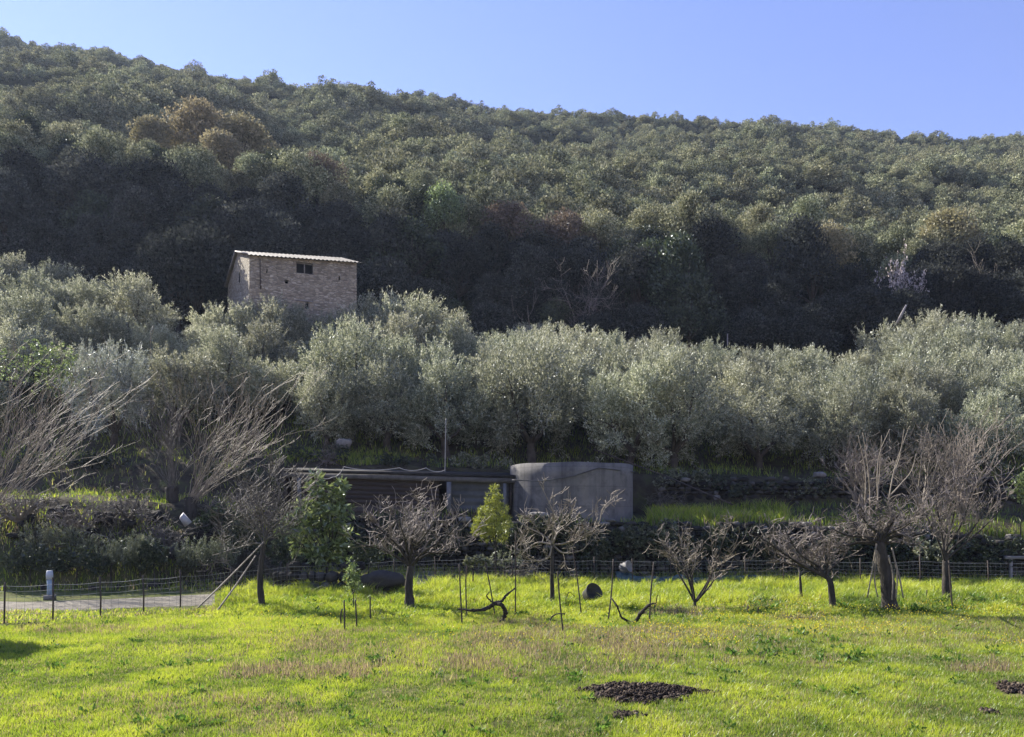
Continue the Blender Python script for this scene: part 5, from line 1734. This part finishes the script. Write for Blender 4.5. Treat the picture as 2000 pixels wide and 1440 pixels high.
# broad-leaved weeds
cx, cy = scatter(6400, 8.2, 27)
gr = greenness(cx, cy)
k = RG.random(len(cx)) < np.where(gr > .1, .45 * gr + .1, .16)
k &= heapfree(cx, cy)
cx, cy, gr = cx[k], cy[k], gr[k]
mb = MB()
nl = 26
sz = RG.uniform(.04, .12, len(cx)) + .06 * gr * RG.random(len(cx)) + .13 * RG.random(len(cx)) * np.clip((cy - 18) / 5, 0, 1)
pos = np.repeat(np.stack([cx, cy, H(cx, cy)], 1), nl, 0)
szr = np.repeat(sz, nl)
dd = nz(RG.normal(size=(len(pos), 3)) * np.array([1, 1, .5]) + np.array([0, 0, .35]))
dd[:, 2] = np.abs(dd[:, 2])
mb.leaves(pos + dd * (szr * RG.random(len(pos)) * .9)[:, None], dd + RG.normal(0, .3, dd.shape), szr * RG.uniform(.5, .9, len(pos)), szr * RG.uniform(.25, .45, len(pos)))
kind(tag(obj('broadleaf_weeds', mb, M['weed']), 'low dark green broad leaved weeds scattered through the grass', 'weeds'), 'stuff')

# yellow flowers
x, y = scatter(26000, 14.5, 22)
px, py = topix(x, y)
k = (fbm(x * .6, y * .6, 41) > .5) & (px > 500) & (RG.random(len(x)) < np.where(px > 1250, .6, .18))
x, y = x[k], y[k]
mb = MB()
mb.leaves(np.stack([x, y, H(x, y) + RG.uniform(.06, .2, len(x))], 1), RG.normal(size=(len(x), 3)) * .3 + [0, 0, .6], .03, .03)
kind(tag(obj('yellow_flowers', mb, leaf_mat('petal', [(0, (.5, .4, .02)), (1, (.75, .62, .05))], .4, .03, .5, 0)), 'tiny yellow flowers sprinkled in the meadow', 'flowers'), 'stuff')

# grass on the terraces and under the olives
RG = np.random.default_rng(88)
mb = MB()


def tgrass(pxa, pxb, Ya, Yb, n, tone, h=(.15, .4), sp=.1):
    y_ = RG.uniform(Ya, Yb, n)
    x_ = xat(RG.uniform(pxa, pxb, n), y_)
    cl_ = fbm(x_ * .9, y_ * .9, 51)
    k_ = RG.random(n) < np.clip((cl_ - .25) * 2.2, .05, 1)
    x_, y_, cl_ = x_[k_], y_[k_], cl_[k_]
    tn = np.clip(tone + (cl_ - .5) * .4 + RG.normal(0, sp, len(x_)), 0, .8)
    mb.blades(np.stack([x_, y_, H(x_, y_) - .02], 1), RG.uniform(*h, len(x_)), RG.uniform(.018, .035, len(x_)), .8, tn, two=True)


tgrass(1265, 1540, 30.6, 34.6, 8000, .42, (.2, .6), .22)
tgrass(1010, 2100, 30.0, 30.9, 6000, .3, (.1, .5), .4)
tgrass(640, 990, 31.7, 32.2, 2500, .55, (.1, .45), .35)
tgrass(1000, 2100, 28.6, 29.8, 7000, .45, (.1, .55), .35)
tgrass(540, 1000, 27.5, 31.2, 6000, .5, (.1, .45), .35)
tgrass(1540, 2300, 30.3, 34.6, 4500, .12, (.15, .4), .2)
tgrass(30, 340, 28.8, 31.5, 1500, .32, (.08, .25), .25)
tgrass(-150, 420, 18.0, 20.4, 9000, .5, (.04, .14), .2)
tgrass(440, 520, 30.4, 33, 5000, .5, (.15, .3))
tgrass(560, 770, 36.3, 38.6, 3200, .4, (.12, .35), .25)
tgrass(-100, 560, 31, 36, 3500, .5, (.12, .35), .3)
tgrass(540, 2150, 36.5, 45, 20000, .2, (.12, .4), .25)
tgrass(-200, 600, 35.5, 50, 10000, .3, (.12, .4), .25)
tgrass(420, 2000, 45, 60, 20000, .25, (.15, .4))
tgrass(-150, 700, 25.2, 28.6, 9000, .5, (.08, .3), .35)
tgrass(600, 2100, 27.0, 29.6, 16000, .2, (.08, .3), .2)
kind(tag(obj('terrace_grass', mb, M['grass']), 'rough grass on the terraces and under the olive trees', 'grass'), 'stuff')

# ------------------------------------------------------------------ the air
x0, x1, y0, y1, z0, z1 = -1300, 1300, -135, 720, float(zz.min()) - 1, float(zz.max()) + 14
mb = MB()
mb.box(((x0 + x1) / 2, (y0 + y1) / 2, (z0 + z1) / 2), (x1 - x0, y1 - y0, z1 - z0))
m, nt, out = new_mat('air')
vp = N(nt, 'ShaderNodeVolumePrincipled')
vp.inputs['Color'].default_value = (.62, .76, 1.0, 1)
vp.inputs['Density'].default_value = .0002
vp.inputs['Anisotropy'].default_value = .25
nt.links.new(vp.outputs[0], out.inputs['Volume'])
o = kind(tag(obj('haze', mb, m), 'thin blue haze in the air over the valley', 'haze'), 'stuff')
SC.cycles.volume_bounces = 0
